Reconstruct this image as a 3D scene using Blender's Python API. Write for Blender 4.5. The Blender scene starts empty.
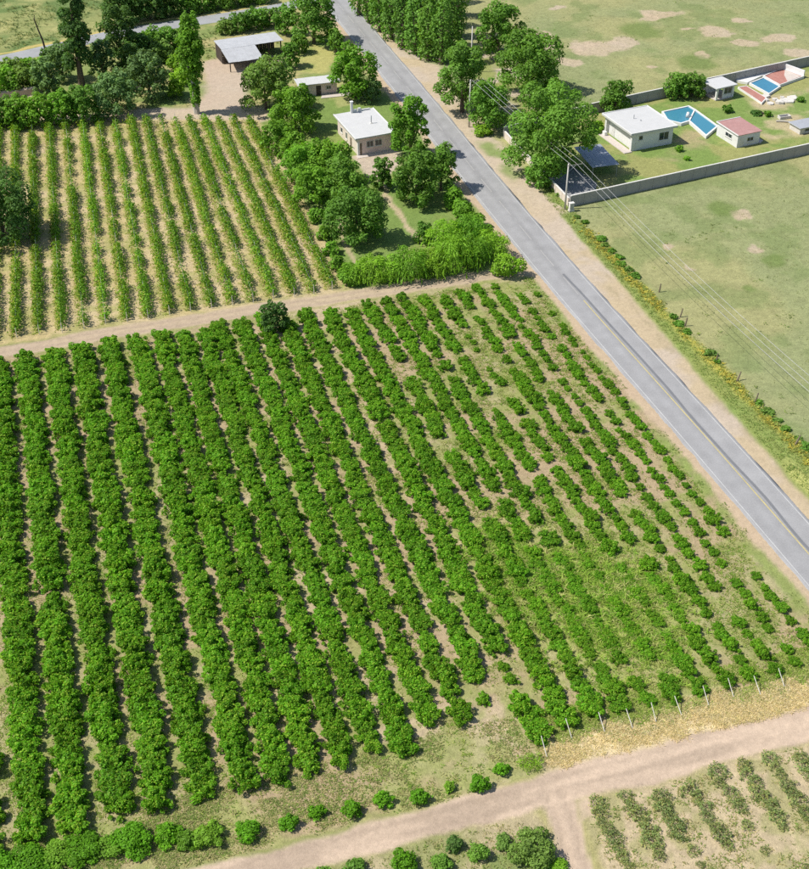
import bpy, bmesh, math, random
import numpy as np

# ------------------------------------------------------------------ camera, sky, sun, exposure
SC = bpy.context.scene
COL = SC.collection
CAM_H, FOC, PITCH = 105.0, 1262.0, math.atan(934.5 / 1262.0)
cam = bpy.data.cameras.new('camera')
cam.sensor_fit = 'HORIZONTAL'; cam.sensor_width = 36.0
cam.lens = 36.0 * FOC / 809.0
cam.clip_start = 1.0; cam.clip_end = 6000.0
camo = bpy.data.objects.new('camera', cam); COL.objects.link(camo)
camo.location = (0, 0, CAM_H)
camo.rotation_euler = (math.pi / 2 - PITCH, 0, 0)
SC.camera = camo

SUN_EL, SHADOW_AZ = math.radians(54), math.radians(7)       # shadows run to +x and a little to +y
w = bpy.data.worlds.new('World'); SC.world = w; w.use_nodes = True
nt = w.node_tree; nt.nodes.clear()
sky = nt.nodes.new('ShaderNodeTexSky'); sky.sky_type = 'NISHITA'; sky.sun_disc = False
sky.sun_elevation = SUN_EL
sdir = (-math.cos(SHADOW_AZ) * math.cos(SUN_EL), -math.sin(SHADOW_AZ) * math.cos(SUN_EL), math.sin(SUN_EL))  # towards the sun
sky.sun_rotation = math.atan2(sdir[0], sdir[1])
bg = nt.nodes.new('ShaderNodeBackground'); bg.inputs['Strength'].default_value = 0.10
wo = nt.nodes.new('ShaderNodeOutputWorld')
nt.links.new(sky.outputs[0], bg.inputs[0]); nt.links.new(bg.outputs[0], wo.inputs[0])
sl = bpy.data.lights.new('sun', 'SUN'); sl.energy = 4.3; sl.angle = math.radians(0.5); sl.color = (1, 0.955, 0.88)
so = bpy.data.objects.new('sun', sl); COL.objects.link(so)
from mathutils import Vector
so.rotation_euler = Vector(sdir).to_track_quat('Z', 'Y').to_euler()
so.location = (-80, 150, 200)
SC.view_settings.view_transform = 'Standard'; SC.view_settings.look = 'None'
SC.view_settings.exposure = 0.38; SC.view_settings.gamma = 1.0
SC.cycles.max_bounces = 5; SC.cycles.diffuse_bounces = 3; SC.cycles.transmission_bounces = 4; SC.cycles.glossy_bounces = 2
SC.cycles.use_denoising = False
SC.cycles.use_adaptive_sampling = True; SC.cycles.adaptive_threshold = 0.02

# ------------------------------------------------------------------ plan helpers
A = math.radians(17.2); CA, SA = math.cos(A), math.sin(A)
def xy(c, r):                       # field frame (c across the rows, r along them) -> plan metres
    return (c * CA - r * SA, c * SA + r * CA)
def cr(x, y):
    return (x * CA + y * SA, -x * SA + y * CA)
def G(u, v, z=0.0):                 # survey: a point of the photograph at height z -> plan metres
    X = (u - 404.5) / FOC; Y = -(v - 434.5) / FOC
    d = (X, math.cos(PITCH) + Y * math.sin(PITCH), -math.sin(PITCH) + Y * math.cos(PITCH))
    t = (z - CAM_H) / d[2]
    return (t * d[0], t * d[1])
def seen(x, y, z=0.0):              # photo position and size of a point (only to rank and to cull what the photo never shows)
    dz = z - CAM_H
    zc = y * math.cos(PITCH) - dz * math.sin(PITCH); yc = y * math.sin(PITCH) + dz * math.cos(PITCH)
    return 404.5 + FOC * x / zc, 434.5 - FOC * yc / zc, FOC / zc

_T = np.random.RandomState(7).rand(256, 256)
def vnoise(x, y, s, seed=0):
    x = np.asarray(x, float) / s + seed * 37.31; y = np.asarray(y, float) / s + seed * 17.77
    xi = np.floor(x).astype(int); yi = np.floor(y).astype(int); fx = x - xi; fy = y - yi
    fx = fx * fx * (3 - 2 * fx); fy = fy * fy * (3 - 2 * fy)
    a = _T[xi % 256, yi % 256]; b = _T[(xi + 1) % 256, yi % 256]; c = _T[xi % 256, (yi + 1) % 256]; d = _T[(xi + 1) % 256, (yi + 1) % 256]
    return (a * (1 - fx) + b * fx) * (1 - fy) + (c * (1 - fx) + d * fx) * fy
def fbm(x, y, s, seed=0, o=4):
    t = 0; am = 0.5; tot = 0
    for i in range(o):
        t = t + am * vnoise(x, y, s / 2 ** i, seed + i * 3); tot += am; am *= 0.55
    return t / tot
def sstep(a, b, x):
    t = np.clip((np.asarray(x, float) - a) / (b - a), 0, 1); return t * t * (3 - 2 * t)

ONES = ['', 'first', 'second', 'third', 'fourth', 'fifth', 'sixth', 'seventh', 'eighth', 'ninth', 'tenth', 'eleventh', 'twelfth', 'thirteenth',
        'fourteenth', 'fifteenth', 'sixteenth', 'seventeenth', 'eighteenth', 'nineteenth', 'twentieth']
TENS = {20: 'twenty', 30: 'thirty', 40: 'forty', 50: 'fifty'}
def ordw(n):
    if n <= 20: return ONES[n]
    if n % 10 == 0: return {30: 'thirtieth', 40: 'fortieth', 50: 'fiftieth'}[n]
    return TENS[n // 10 * 10] + '-' + ONES[n % 10]

# ------------------------------------------------------------------ materials
def lin(r, g, b):
    f = lambda v: ((v / 255 + 0.055) / 1.055) ** 2.4 if v > 10 else v / 255 / 12.92
    return (f(r), f(g), f(b))
def new_mat(name):
    m = bpy.data.materials.new(name); m.use_nodes = True
    n = m.node_tree.nodes; l = m.node_tree.links; n.clear()
    o = n.new('ShaderNodeOutputMaterial'); b = n.new('ShaderNodeBsdfPrincipled'); l.new(b.outputs[0], o.inputs[0])
    return m, n, l, b, o
def plain(name, col, rough=0.8, var=0.12, scale=1.2, bump=0.0, spec=0.3, metal=0.0, fine=9.0, stain=None):
    m, n, l, b, o = new_mat(name)
    tc = n.new('ShaderNodeTexCoord')
    nz = n.new('ShaderNodeTexNoise'); nz.inputs['Scale'].default_value = scale; nz.inputs['Detail'].default_value = 6; nz.inputs['Roughness'].default_value = 0.65
    nf = n.new('ShaderNodeTexNoise'); nf.inputs['Scale'].default_value = fine; nf.inputs['Detail'].default_value = 3
    l.new(tc.outputs['Object'], nz.inputs['Vector']); l.new(tc.outputs['Object'], nf.inputs['Vector'])
    ad = n.new('ShaderNodeMath'); ad.operation = 'ADD'; l.new(nz.outputs['Fac'], ad.inputs[0]); l.new(nf.outputs['Fac'], ad.inputs[1])
    mr = n.new('ShaderNodeMapRange'); mr.inputs[1].default_value = 0.65; mr.inputs[2].default_value = 1.35
    mr.inputs[3].default_value = 1 - var; mr.inputs[4].default_value = 1 + var; l.new(ad.outputs[0], mr.inputs[0])
    mx = n.new('ShaderNodeMix'); mx.data_type = 'RGBA'; mx.blend_type = 'MULTIPLY'; mx.inputs[0].default_value = 1
    mx.inputs[6].default_value = (*col, 1); l.new(mr.outputs[0], mx.inputs[7])
    out = mx.outputs[2]
    if stain:
        ns = n.new('ShaderNodeTexNoise'); ns.inputs['Scale'].default_value = 0.55; ns.inputs['Detail'].default_value = 7; ns.inputs['Roughness'].default_value = 0.7
        l.new(tc.outputs['Object'], ns.inputs['Vector'])
        ms = n.new('ShaderNodeMapRange'); ms.inputs[1].default_value = 0.5; ms.inputs[2].default_value = 0.72; ms.inputs[4].default_value = 0.4; l.new(ns.outputs['Fac'], ms.inputs[0])
        m2 = n.new('ShaderNodeMix'); m2.data_type = 'RGBA'; l.new(ms.outputs[0], m2.inputs[0]); l.new(out, m2.inputs[6]); m2.inputs[7].default_value = (*stain, 1)
        out = m2.outputs[2]
    l.new(out, b.inputs['Base Color'])
    b.inputs['Roughness'].default_value = rough; b.inputs['Metallic'].default_value = metal; b.inputs['Specular IOR Level'].default_value = spec
    if bump:
        bp = n.new('ShaderNodeBump'); bp.inputs['Strength'].default_value = bump; bp.inputs['Distance'].default_value = 0.05
        l.new(nf.outputs['Fac'], bp.inputs['Height']); l.new(bp.outputs[0], b.inputs['Normal'])
    return m
def leaf_mat(name, trans=0.3, rvar=0.16, rough=0.6, spec=0.2, tint=(1.35, 1.3, 0.55, 1)):
    m, n, l, b, o = new_mat(name)
    at = n.new('ShaderNodeAttribute'); at.attribute_name = 'Col'
    oi = n.new('ShaderNodeObjectInfo')
    mr = n.new('ShaderNodeMapRange'); mr.inputs[3].default_value = 1 - rvar; mr.inputs[4].default_value = 1 + rvar; l.new(oi.outputs['Random'], mr.inputs[0])
    mx = n.new('ShaderNodeMix'); mx.data_type = 'RGBA'; mx.blend_type = 'MULTIPLY'; mx.inputs[0].default_value = 1
    l.new(at.outputs['Color'], mx.inputs[6]); l.new(mr.outputs[0], mx.inputs[7])
    fr = n.new('ShaderNodeMath'); fr.operation = 'MULTIPLY'; fr.inputs[1].default_value = 7.31; l.new(oi.outputs['Random'], fr.inputs[0]); f2 = n.new('ShaderNodeMath'); f2.operation = 'FRACT'; l.new(fr.outputs[0], f2.inputs[0])
    f3 = n.new('ShaderNodeMath'); f3.operation = 'MULTIPLY'; f3.inputs[1].default_value = 1.0 if rvar else 0.0; l.new(f2.outputs[0], f3.inputs[0])
    hv = n.new('ShaderNodeMix'); hv.data_type = 'RGBA'; hv.blend_type = 'MULTIPLY'; l.new(f3.outputs[0], hv.inputs[0]); l.new(mx.outputs[2], hv.inputs[6]); hv.inputs[7].default_value = (1.13, 1.02, 1.0, 1); mx = hv
    l.new(mx.outputs[2], b.inputs['Base Color']); b.inputs['Roughness'].default_value = rough; b.inputs['Specular IOR Level'].default_value = spec
    tr = n.new('ShaderNodeBsdfTranslucent')
    m2 = n.new('ShaderNodeMix'); m2.data_type = 'RGBA'; m2.blend_type = 'MULTIPLY'; m2.inputs[0].default_value = 1; l.new(mx.outputs[2], m2.inputs[6]); m2.inputs[7].default_value = tint
    l.new(m2.outputs[2], tr.inputs['Color'])
    ms = n.new('ShaderNodeMixShader'); ms.inputs[0].default_value = trans; l.new(b.outputs[0], ms.inputs[1]); l.new(tr.outputs[0], ms.inputs[2])
    l.new(ms.outputs[0], o.inputs[0])
    return m
def ground_mat(name='earth and grass', amp=1.0):
    m, n, l, b, o = new_mat(name)
    at = n.new('ShaderNodeAttribute'); at.attribute_name = 'Col'
    tc = n.new('ShaderNodeTexCoord')
    out = at.outputs['Color']; hs = []
    for sc_, lo, hi, dt in ((0.9, 0.84, 1.15, 5), (3.2, 0.82, 1.18, 4), (8.0, 0.88, 1.13, 2)):
        nz = n.new('ShaderNodeTexNoise'); nz.inputs['Scale'].default_value = sc_; nz.inputs['Detail'].default_value = dt; nz.inputs['Roughness'].default_value = 0.7
        l.new(tc.outputs['Object'], nz.inputs['Vector'])
        mr = n.new('ShaderNodeMapRange'); mr.inputs[1].default_value = 0.3; mr.inputs[2].default_value = 0.7; mr.inputs[3].default_value = 1 - (1 - lo) * amp; mr.inputs[4].default_value = 1 + (hi - 1) * amp
        l.new(nz.outputs['Fac'], mr.inputs[0])
        mx = n.new('ShaderNodeMix'); mx.data_type = 'RGBA'; mx.blend_type = 'MULTIPLY'; mx.inputs[0].default_value = 1
        l.new(out, mx.inputs[6]); l.new(mr.outputs[0], mx.inputs[7]); out = mx.outputs[2]; hs.append(nz.outputs['Fac'])
    l.new(out, b.inputs['Base Color']); b.inputs['Roughness'].default_value = 0.95; b.inputs['Specular IOR Level'].default_value = 0.1
    ad = n.new('ShaderNodeMath'); ad.operation = 'ADD'; l.new(hs[1], ad.inputs[0]); l.new(hs[2], ad.inputs[1])
    bp = n.new('ShaderNodeBump'); bp.inputs['Strength'].default_value = 0.6 * amp; bp.inputs['Distance'].default_value = 0.12
    l.new(ad.outputs[0], bp.inputs['Height']); l.new(bp.outputs[0], b.inputs['Normal'])
    return m
def asphalt_mat():
    m, n, l, b, o = new_mat('worn asphalt')
    tc = n.new('ShaderNodeTexCoord'); at = n.new('ShaderNodeAttribute'); at.attribute_name = 'Col'
    n1 = n.new('ShaderNodeTexNoise'); n1.inputs['Scale'].default_value = 0.35; n1.inputs['Detail'].default_value = 6; l.new(tc.outputs['Object'], n1.inputs['Vector'])
    n2 = n.new('ShaderNodeTexNoise'); n2.inputs['Scale'].default_value = 6; n2.inputs['Detail'].default_value = 3; l.new(tc.outputs['Object'], n2.inputs['Vector'])
    ad = n.new('ShaderNodeMath'); ad.operation = 'ADD'; l.new(n1.outputs['Fac'], ad.inputs[0]); l.new(n2.outputs['Fac'], ad.inputs[1])
    mr = n.new('ShaderNodeMapRange'); mr.inputs[1].default_value = 0.7; mr.inputs[2].default_value = 1.3; mr.inputs[3].default_value = 0.86; mr.inputs[4].default_value = 1.12
    l.new(ad.outputs[0], mr.inputs[0])
    mx = n.new('ShaderNodeMix'); mx.data_type = 'RGBA'; mx.blend_type = 'MULTIPLY'; mx.inputs[0].default_value = 1
    l.new(at.outputs['Color'], mx.inputs[6]); l.new(mr.outputs[0], mx.inputs[7]); l.new(mx.outputs[2], b.inputs['Base Color'])
    b.inputs['Roughness'].default_value = 0.85; b.inputs['Specular IOR Level'].default_value = 0.25
    return m

M = {}
M['ground'] = ground_mat(); M['dust'] = ground_mat('packed dust', 0.55); M['asphalt'] = asphalt_mat()
M['leaf'] = leaf_mat('leaves', 0.36); M['grass'] = leaf_mat('grass blades', 0.45, 0.0, 0.8, 0.15, (1.1, 1.1, 0.8, 1))
M['bark'] = plain('bark', (0.13, 0.10, 0.075), 0.9, 0.35, 3, 0.5)
M['palebark'] = plain('pale bark', (0.42, 0.39, 0.34), 0.9, 0.3, 3, 0.4)
M['deadwood'] = plain('dead wood', (0.06, 0.045, 0.04), 0.9, 0.3, 3, 0.4)
M['post'] = plain('weathered post wood', (0.60, 0.57, 0.50), 0.85, 0.2, 4)
M['oldpost'] = plain('old fence wood', (0.16, 0.125, 0.09), 0.9, 0.3, 4)
M['pole'] = plain('pole concrete', (0.50, 0.48, 0.44), 0.8, 0.15, 2)
M['steel'] = plain('galvanised steel', (0.42, 0.43, 0.44), 0.5, 0.12, 2, metal=0.4)
M['cable'] = plain('aluminium cable', (0.5, 0.5, 0.5), 0.4, 0.05, 2, metal=0.2)
M['insul'] = plain('brown porcelain', (0.16, 0.08, 0.05), 0.25, 0.1, 5, spec=0.5)
M['white'] = plain('white painted plaster', (0.66, 0.655, 0.635), 0.85, 0.05, 0.9, stain=(0.48, 0.46, 0.42))
M['whiteroof'] = plain('white roof coating', (0.50, 0.50, 0.49), 0.7, 0.08, 0.7, stain=(0.50, 0.50, 0.48))
M['pink'] = plain('pink plaster', (0.72, 0.575, 0.54), 0.9, 0.05, 0.8, stain=(0.42, 0.32, 0.29))
M['cream'] = plain('cream plaster', (0.62, 0.54, 0.46), 0.9, 0.06, 0.8, stain=(0.46, 0.39, 0.33))  # also stands for sunlit pink on the pink house's left wall
M['concrete'] = plain('precast concrete', (0.33, 0.32, 0.30), 0.92, 0.2, 1.1, 0.3, stain=(0.22, 0.21, 0.19))
M['cap'] = plain('pale concrete coping', (0.62, 0.60, 0.56), 0.9, 0.15, 1.5)
M['slab'] = plain('concrete slab', (0.52, 0.46, 0.41), 0.9, 0.15, 1.0, stain=(0.40, 0.35, 0.31))
M['redtile'] = plain('terracotta floor', (0.38, 0.175, 0.14), 0.85, 0.2, 1.5, stain=(0.44, 0.30, 0.26))
M['pinkroof'] = plain('faded red roof', (0.37, 0.205, 0.19), 0.85, 0.15, 1.5, stain=(0.46, 0.32, 0.30))
M['bluepaint'] = plain('blue pool lining', (0.055, 0.20, 0.31), 0.6, 0.12, 1.0)
M['dark'] = plain('dark opening', (0.03, 0.03, 0.032), 0.6, 0.2, 2)
M['glass'] = plain('window glass', (0.035, 0.045, 0.055), 0.08, 0.1, 1, spec=0.6)
M['frame'] = plain('window frame', (0.60, 0.59, 0.56), 0.6, 0.08, 3)
M['sheet'] = plain('galvanised roof sheet', (0.43, 0.44, 0.46), 0.45, 0.14, 0.8, metal=0.25, stain=(0.34, 0.33, 0.33))
M['palesheet'] = plain('pale weathered roof sheet', (0.47, 0.475, 0.48), 0.55, 0.16, 0.8, metal=0.15, stain=(0.36, 0.355, 0.35))
M['bluesheet'] = plain('blue grey roof sheet', (0.30, 0.33, 0.38), 0.5, 0.14, 0.8, metal=0.2, stain=(0.22, 0.25, 0.29))
M['darkwood'] = plain('dark timber', (0.07, 0.055, 0.045), 0.9, 0.3, 3)
M['adobe'] = plain('adobe', (0.47, 0.37, 0.29), 0.95, 0.22, 1.2, 0.5)
M['yard'] = plain('yard concrete', (0.24, 0.245, 0.25), 0.9, 0.16, 0.8, stain=(0.17, 0.17, 0.175))
M['rubble'] = plain('broken concrete', (0.56, 0.53, 0.48), 0.9, 0.22, 2)
M['linewhite'] = plain('white road paint', (0.43, 0.43, 0.415), 0.7, 0.25, 0.5)
M['lineyellow'] = plain('yellow road paint', (0.46, 0.39, 0.17), 0.7, 0.25, 0.5)
M['linefaded'] = plain('faded road paint', (0.37, 0.36, 0.34), 0.8, 0.2, 0.5)
M['seam'] = plain('tar seam', (0.165, 0.168, 0.175), 0.7, 0.15, 0.6)
def water_mat():
    m, n, l, b, o = new_mat('pool water')
    b.inputs['Base Color'].default_value = (0.055, 0.22, 0.31, 1); b.inputs['Roughness'].default_value = 0.06; b.inputs['Specular IOR Level'].default_value = 0.5
    tc = n.new('ShaderNodeTexCoord'); nz = n.new('ShaderNodeTexNoise'); nz.inputs['Scale'].default_value = 2.0; l.new(tc.outputs['Object'], nz.inputs['Vector'])
    bp = n.new('ShaderNodeBump'); bp.inputs['Strength'].default_value = 0.15; bp.inputs['Distance'].default_value = 0.05; l.new(nz.outputs['Fac'], bp.inputs['Height']); l.new(bp.outputs[0], b.inputs['Normal'])
    return m
M['water'] = water_mat()

# ------------------------------------------------------------------ mesh helpers
class MB:
    def __init__(s): s.v = []; s.f = []
    def box(s, x0, x1, y0, y1, z0, z1):
        i = len(s.v)
        s.v += [(x0, y0, z0), (x1, y0, z0), (x1, y1, z0), (x0, y1, z0), (x0, y0, z1), (x1, y0, z1), (x1, y1, z1), (x0, y1, z1)]
        s.f += [(i, i + 3, i + 2, i + 1), (i + 4, i + 5, i + 6, i + 7), (i, i + 1, i + 5, i + 4), (i + 1, i + 2, i + 6, i + 5), (i + 2, i + 3, i + 7, i + 6), (i + 3, i, i + 4, i + 7)]
        return s
    def prism(s, pts, z0, z1):      # pts counter-clockwise plan corners; z1 may be a list
        n = len(pts); i = len(s.v); zt = z1 if isinstance(z1, (list, tuple)) else [z1] * n
        zb = z0 if isinstance(z0, (list, tuple)) else [z0] * n
        s.v += [(p[0], p[1], b) for p, b in zip(pts, zb)] + [(p[0], p[1], t) for p, t in zip(pts, zt)]
        s.f += [tuple(range(i + n - 1, i - 1, -1)), tuple(range(i + n, i + 2 * n))]
        s.f += [(i + k, i + (k + 1) % n, i + n + (k + 1) % n, i + n + k) for k in range(n)]
        return s
    def tube(s, pts, rad, n=6, cap=True):
        i = len(s.v); pts = [Vector(p) for p in pts]
        for k, p in enumerate(pts):
            d = (pts[min(k + 1, len(pts) - 1)] - pts[max(k - 1, 0)]).normalized()
            a = d.orthogonal().normalized() if abs(d.z) < 0.98 else Vector((1, 0, 0)); a = (a - d * a.dot(d)).normalized(); b = d.cross(a)
            r = rad[k] if isinstance(rad, (list, tuple)) else rad
            for j in range(n):
                t = 2 * math.pi * j / n; q = p + (a * math.cos(t) + b * math.sin(t)) * r; s.v.append(tuple(q))
        for k in range(len(pts) - 1):
            for j in range(n):
                s.f.append((i + k * n + j, i + k * n + (j + 1) % n, i + (k + 1) * n + (j + 1) % n, i + (k + 1) * n + j))
        if cap:
            s.f.append(tuple(range(i + n - 1, i - 1, -1))); e = i + (len(pts) - 1) * n; s.f.append(tuple(range(e, e + n)))
        return s
    def mesh(s, name, mat):
        me = bpy.data.meshes.new(name); me.from_pydata(s.v, [], s.f); me.materials.append(mat); me.update(); return me
    def build(s, name, mat, parent=None, bevel=0.0, smooth=False):
        o = bpy.data.objects.new(name, s.mesh(name, mat)); COL.objects.link(o); o.parent = parent
        if bevel:
            bm = bmesh.new(); bm.from_mesh(o.data); bmesh.ops.bevel(bm, geom=bm.edges[:], offset=bevel, segments=1, affect='EDGES'); bm.to_mesh(o.data); bm.free()
        if smooth: o.data.polygons.foreach_set('use_smooth', [True] * len(o.data.polygons))
        return o
def tag(o, label=None, cat=None, group=None, kind=None):
    if label: o['label'] = label
    if cat: o['category'] = cat
    if group: o['group'] = group
    if kind: o['kind'] = kind
    return o
def empty(name, loc, rz=0.0):
    o = bpy.data.objects.new(name, None); COL.objects.link(o); o.location = loc; o.rotation_euler = (0, 0, rz); o.empty_display_size = 0.5; return o
def link_mesh(name, me, parent=None, loc=(0, 0, 0), rz=0.0):
    o = bpy.data.objects.new(name, me); COL.objects.link(o); o.parent = parent; o.location = loc; o.rotation_euler = (0, 0, rz); return o
def np_mesh(name, V, F, C, mat):    # V (n,3), F (m,k) all of one size, C (n,3) colours
    me = bpy.data.meshes.new(name); k = F.shape[1]
    me.vertices.add(len(V)); me.vertices.foreach_set('co', np.ascontiguousarray(V, np.float32).ravel())
    me.loops.add(F.size); me.loops.foreach_set('vertex_index', np.ascontiguousarray(F, np.int32).ravel())
    me.polygons.add(len(F)); me.polygons.foreach_set('loop_start', np.arange(0, F.size, k, dtype=np.int32))
    at = me.color_attributes.new('Col', 'FLOAT_COLOR', 'POINT')
    at.data.foreach_set('color', np.concatenate([C, np.ones((len(C), 1))], 1).astype(np.float32).ravel())
    me.materials.append(mat); me.update(calc_edges=True); me.validate(); return me

# ------------------------------------------------------------------ the ground: one surveyed sheet cut into the kinds of land
STEP = 0.42
gx = np.arange(-128, 128, STEP); gy = np.arange(56, 352, STEP)
XX, YY = np.meshgrid(gx, gy, indexing='ij')
CC = XX * CA + YY * SA; RR = -XX * SA + YY * CA
wx = (fbm(XX, YY, 5, 1) - 0.5) * 3.0; wy = (fbm(XX, YY, 5, 9) - 0.5) * 3.0
CW = CC + wx * 0.5; RW = RR + wy * 0.5; XW = XX + wx; YW = YY + wy
n_big = fbm(XX, YY, 28, 11); n_mid = fbm(XX, YY, 7, 21); n_sm = fbm(XX, YY, 2.2, 31, 3); n_fine = np.random.RandomState(3).rand(*XX.shape)
def mixc(a, b, t):
    t = np.asarray(t)[..., None]; return np.asarray(a) * (1 - t) + np.asarray(b) * t
def tone(*c): return np.array(c)
SOIL = tone(0.355, 0.275, 0.165); SOIL2 = tone(0.425, 0.340, 0.220); STRAW = tone(0.58, 0.47, 0.25); DRY = tone(0.34, 0.305, 0.135)
WEED = tone(0.125, 0.205, 0.04); LAWN = tone(0.165, 0.235, 0.062); PAST = tone(0.268, 0.292, 0.135); TRACK = tone(0.425, 0.328, 0.242); SAND = tone(0.435, 0.36, 0.275)
ZN = ['ground']
ZID = np.zeros(XX.shape, np.int16)
gcol = mixc(tone(0.24, 0.25, 0.09), DRY, sstep(0.4, 0.65, n_mid))
def paint(mask, colour, zone=None):
    global gcol
    m = np.clip(mask, 0, 1); gcol = gcol * (1 - m[..., None]) + np.asarray(colour) * m[..., None]
    if zone:
        if zone not in ZN: ZN.append(zone)
        ZID[m > 0.5] = ZN.index(zone)
def poly_sd(pts, X, Y):             # signed distance, positive inside
    pts = np.array(pts, float); n = len(pts); d = np.full(X.shape, 1e9); ins = np.zeros(X.shape, bool)
    for i in range(n):
        a = pts[i]; b = pts[(i + 1) % n]; e = b - a
        t = np.clip(((X - a[0]) * e[0] + (Y - a[1]) * e[1]) / max(e @ e, 1e-9), 0, 1)
        d = np.minimum(d, np.hypot(X - a[0] - t * e[0], Y - a[1] - t * e[1]))
        cond = (a[1] > Y) != (b[1] > Y)
        with np.errstate(divide='ignore', invalid='ignore'):
            ins ^= cond & (X < (b[0] - a[0]) * (Y - a[1]) / (b[1] - a[1] + 1e-12) + a[0])
    return np.where(ins, d, -d)
def gpoly(uv, soft=0.6):
    return sstep(-soft, soft, poly_sd([G(*p) for p in uv], XW, YW))
def line_d(pts, X, Y):
    d = np.full(X.shape, 1e9)
    for a, b in zip(pts[:-1], pts[1:]):
        a = np.array(a); b = np.array(b); e = b - a
        t = np.clip(((X - a[0]) * e[0] + (Y - a[1]) * e[1]) / (e @ e), 0, 1); d = np.minimum(d, np.hypot(X - a[0] - t * e[0], Y - a[1] - t * e[1]))
    return d
# main road axis
RD = [(-60, 86.0), (40, 84.0), (91, 82.5), (121, 82.0), (163, 80.6), (200, 80.3), (250, 80.9), (316, 81.0), (420, 79.0), (620, 74.0)]
def road_c(r): return np.interp(r, [p[0] for p in RD], [p[1] for p in RD])
_rr = np.arange(-60, 620, 4.0)
_k = np.ones(9) / 9
_cc = np.convolve(np.pad(road_c(_rr), 4, mode='edge'), _k, 'valid')
def road_c(r): return np.interp(r, _rr, _cc)
dR = CC - road_c(RR); dRw = CW - road_c(RW)
# pastures east of the road
ec = mixc(PAST, tone(0.325, 0.318, 0.145), sstep(0.42, 0.62, n_big)); ec = mixc(ec, tone(0.17, 0.225, 0.078), 0.55 * sstep(0.50, 0.7, n_mid)); ec = mixc(ec, ec * 0.82, n_sm)
paint(sstep(6, 7, dRw), ec, 'pasture')
# bare patches
for u, v, ru, rv in [(715, 32, 5.0, 3.6), (776, 38, 5.5, 3.2), (745, 42, 4.5, 2.2), (660, 15, 6.5, 3.0), (650, 18, 3, 2), (600, 48, 9, 4.6), (585, 45, 5, 3), (625, 42, 4, 3), (570, 62, 4, 3), (702, 54, 2.6, 2), (648, 66, 1.6, 1.2), (690, 30, 2, 1.2), (560, 8, 2.5, 1.5), (545, 40, 3.2, 6), (740, 20, 2.6, 1.6), (800, 52, 5, 3),
                     (745, 213, 2.2, 1.6), (757, 247, 1.8, 1.7), (665, 245, 1.4, 1.0), (690, 268, 1.2, .9), (780, 90, 3, 3)]:
    px, py = G(u, v); d = np.hypot((XX + wx * 1.7 - px) / (ru * .78), (YY + wy * 1.7 - py) / (rv * 1.15))
    paint(0.85 * sstep(1.12, 0.80, d + 0.5 * (n_sm - .5)), mixc(SAND, tone(0.44, 0.34, 0.22), n_mid), None)
for u, v, ru in [(722, 208, 3.2), (697, 62, 4.5), (778, 262, 2.2), (752, 288, 1.4), (700, 120, 2.5), (640, 30, 5)]:
    px, py = G(u, v); d = np.hypot((XX + wx * 1.5 - px) / ru, (YY + wy * 1.5 - py) / (ru * 1.3)); paint(0.75 * sstep(1.2, 0.6, d), LAWN * 0.8, None)
# scrub north-west of the side road
SIDE = [G(-60, 70), G(0, 60), G(45, 50), G(95, 38), G(140, 29), G(205, 20), G(250, 12), G(295, 5), G(330, -6)]
sc_ = mixc(tone(0.235, 0.255, 0.095), tone(0.33, 0.32, 0.13), sstep(0.4, 0.65, n_mid)); sc_ = mixc(sc_, tone(0.10, 0.165, 0.05), 0.8 * sstep(0.50, 0.66, fbm(XX, YY, 11, 41)))
paint(gpoly([(-80, 75), (0, 66), (45, 56), (140, 34), (205, 25), (330, -4), (330, -30), (-80, -30)], 0.8), sc_, 'scrubland')
paint(sstep(1.2, 0.4, np.abs(line_d([G(-60, 63), G(0, 54), G(45, 44), G(140, 23), G(205, 14.5), G(250, 8), G(300, 0)], XW, YW))), tone(0.44, 0.36, 0.13))
# farmyard land south of the side road
paint(gpoly([(-60, 66), (45, 56), (140, 34), (205, 25), (290, 8), (340, 10), (380, 70), (400, 110), (300, 135), (260, 118), (-60, 128)], 0.8), mixc(tone(0.20, 0.245, 0.08), DRY, sstep(0.42, 0.62, n_mid)), 'farmyard')
paint(gpoly([(205, 62), (222, 56), (262, 54), (290, 60), (268, 74), (245, 92), (262, 112), (240, 120), (130, 122), (135, 108), (192, 108), (205, 90)], 1.2), mixc(SAND, TRACK, n_mid), 'dirt_yard')
paint(gpoly([(-40, 118), (140, 112), (262, 108), (275, 122), (262, 124), (-40, 132)], 0.8), mixc(SAND, SOIL2, n_mid), 'dirt_yard')
paint(gpoly([(140, 100), (165, 88), (190, 78), (188, 104), (150, 108)], 0.8), LAWN * 0.95)
paint(gpoly([(300, 40), (330, 36), (338, 60), (322, 74), (300, 72)], 0.8), mixc(tone(0.36, 0.34, 0.12), LAWN, sstep(0.5, 0.7, n_mid)))
paint(gpoly([(0, 96), (36, 90), (36, 96), (0, 102)], 0.5), SAND)
# garden of the pink house
paint(gpoly([(262, 122), (330, 100), (392, 96), (440, 130), (505, 240), (512, 268), (345, 296), (318, 225)], 0.7), mixc(LAWN, tone(0.20, 0.25, 0.07), sstep(0.45, 0.65, n_mid)), 'lawn')
paint(gpoly([(352, 158), (395, 148), (402, 166), (385, 182), (366, 176)], 0.5), SAND)
paint(sstep(0.75, 0.25, line_d([G(378, 178), G(388, 198), G(402, 216), G(414, 236)], XW, YW)) * 0.9, SOIL2)
paint(sstep(0.7, 0.3, line_d([G(335, 205), G(345, 235), G(357, 268)], XW, YW)) * 0.8, SOIL2)
paint(gpoly([(330, 90), (355, 92), (362, 104), (335, 108)], 0.5), tone(0.30, 0.31, 0.12))
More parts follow.
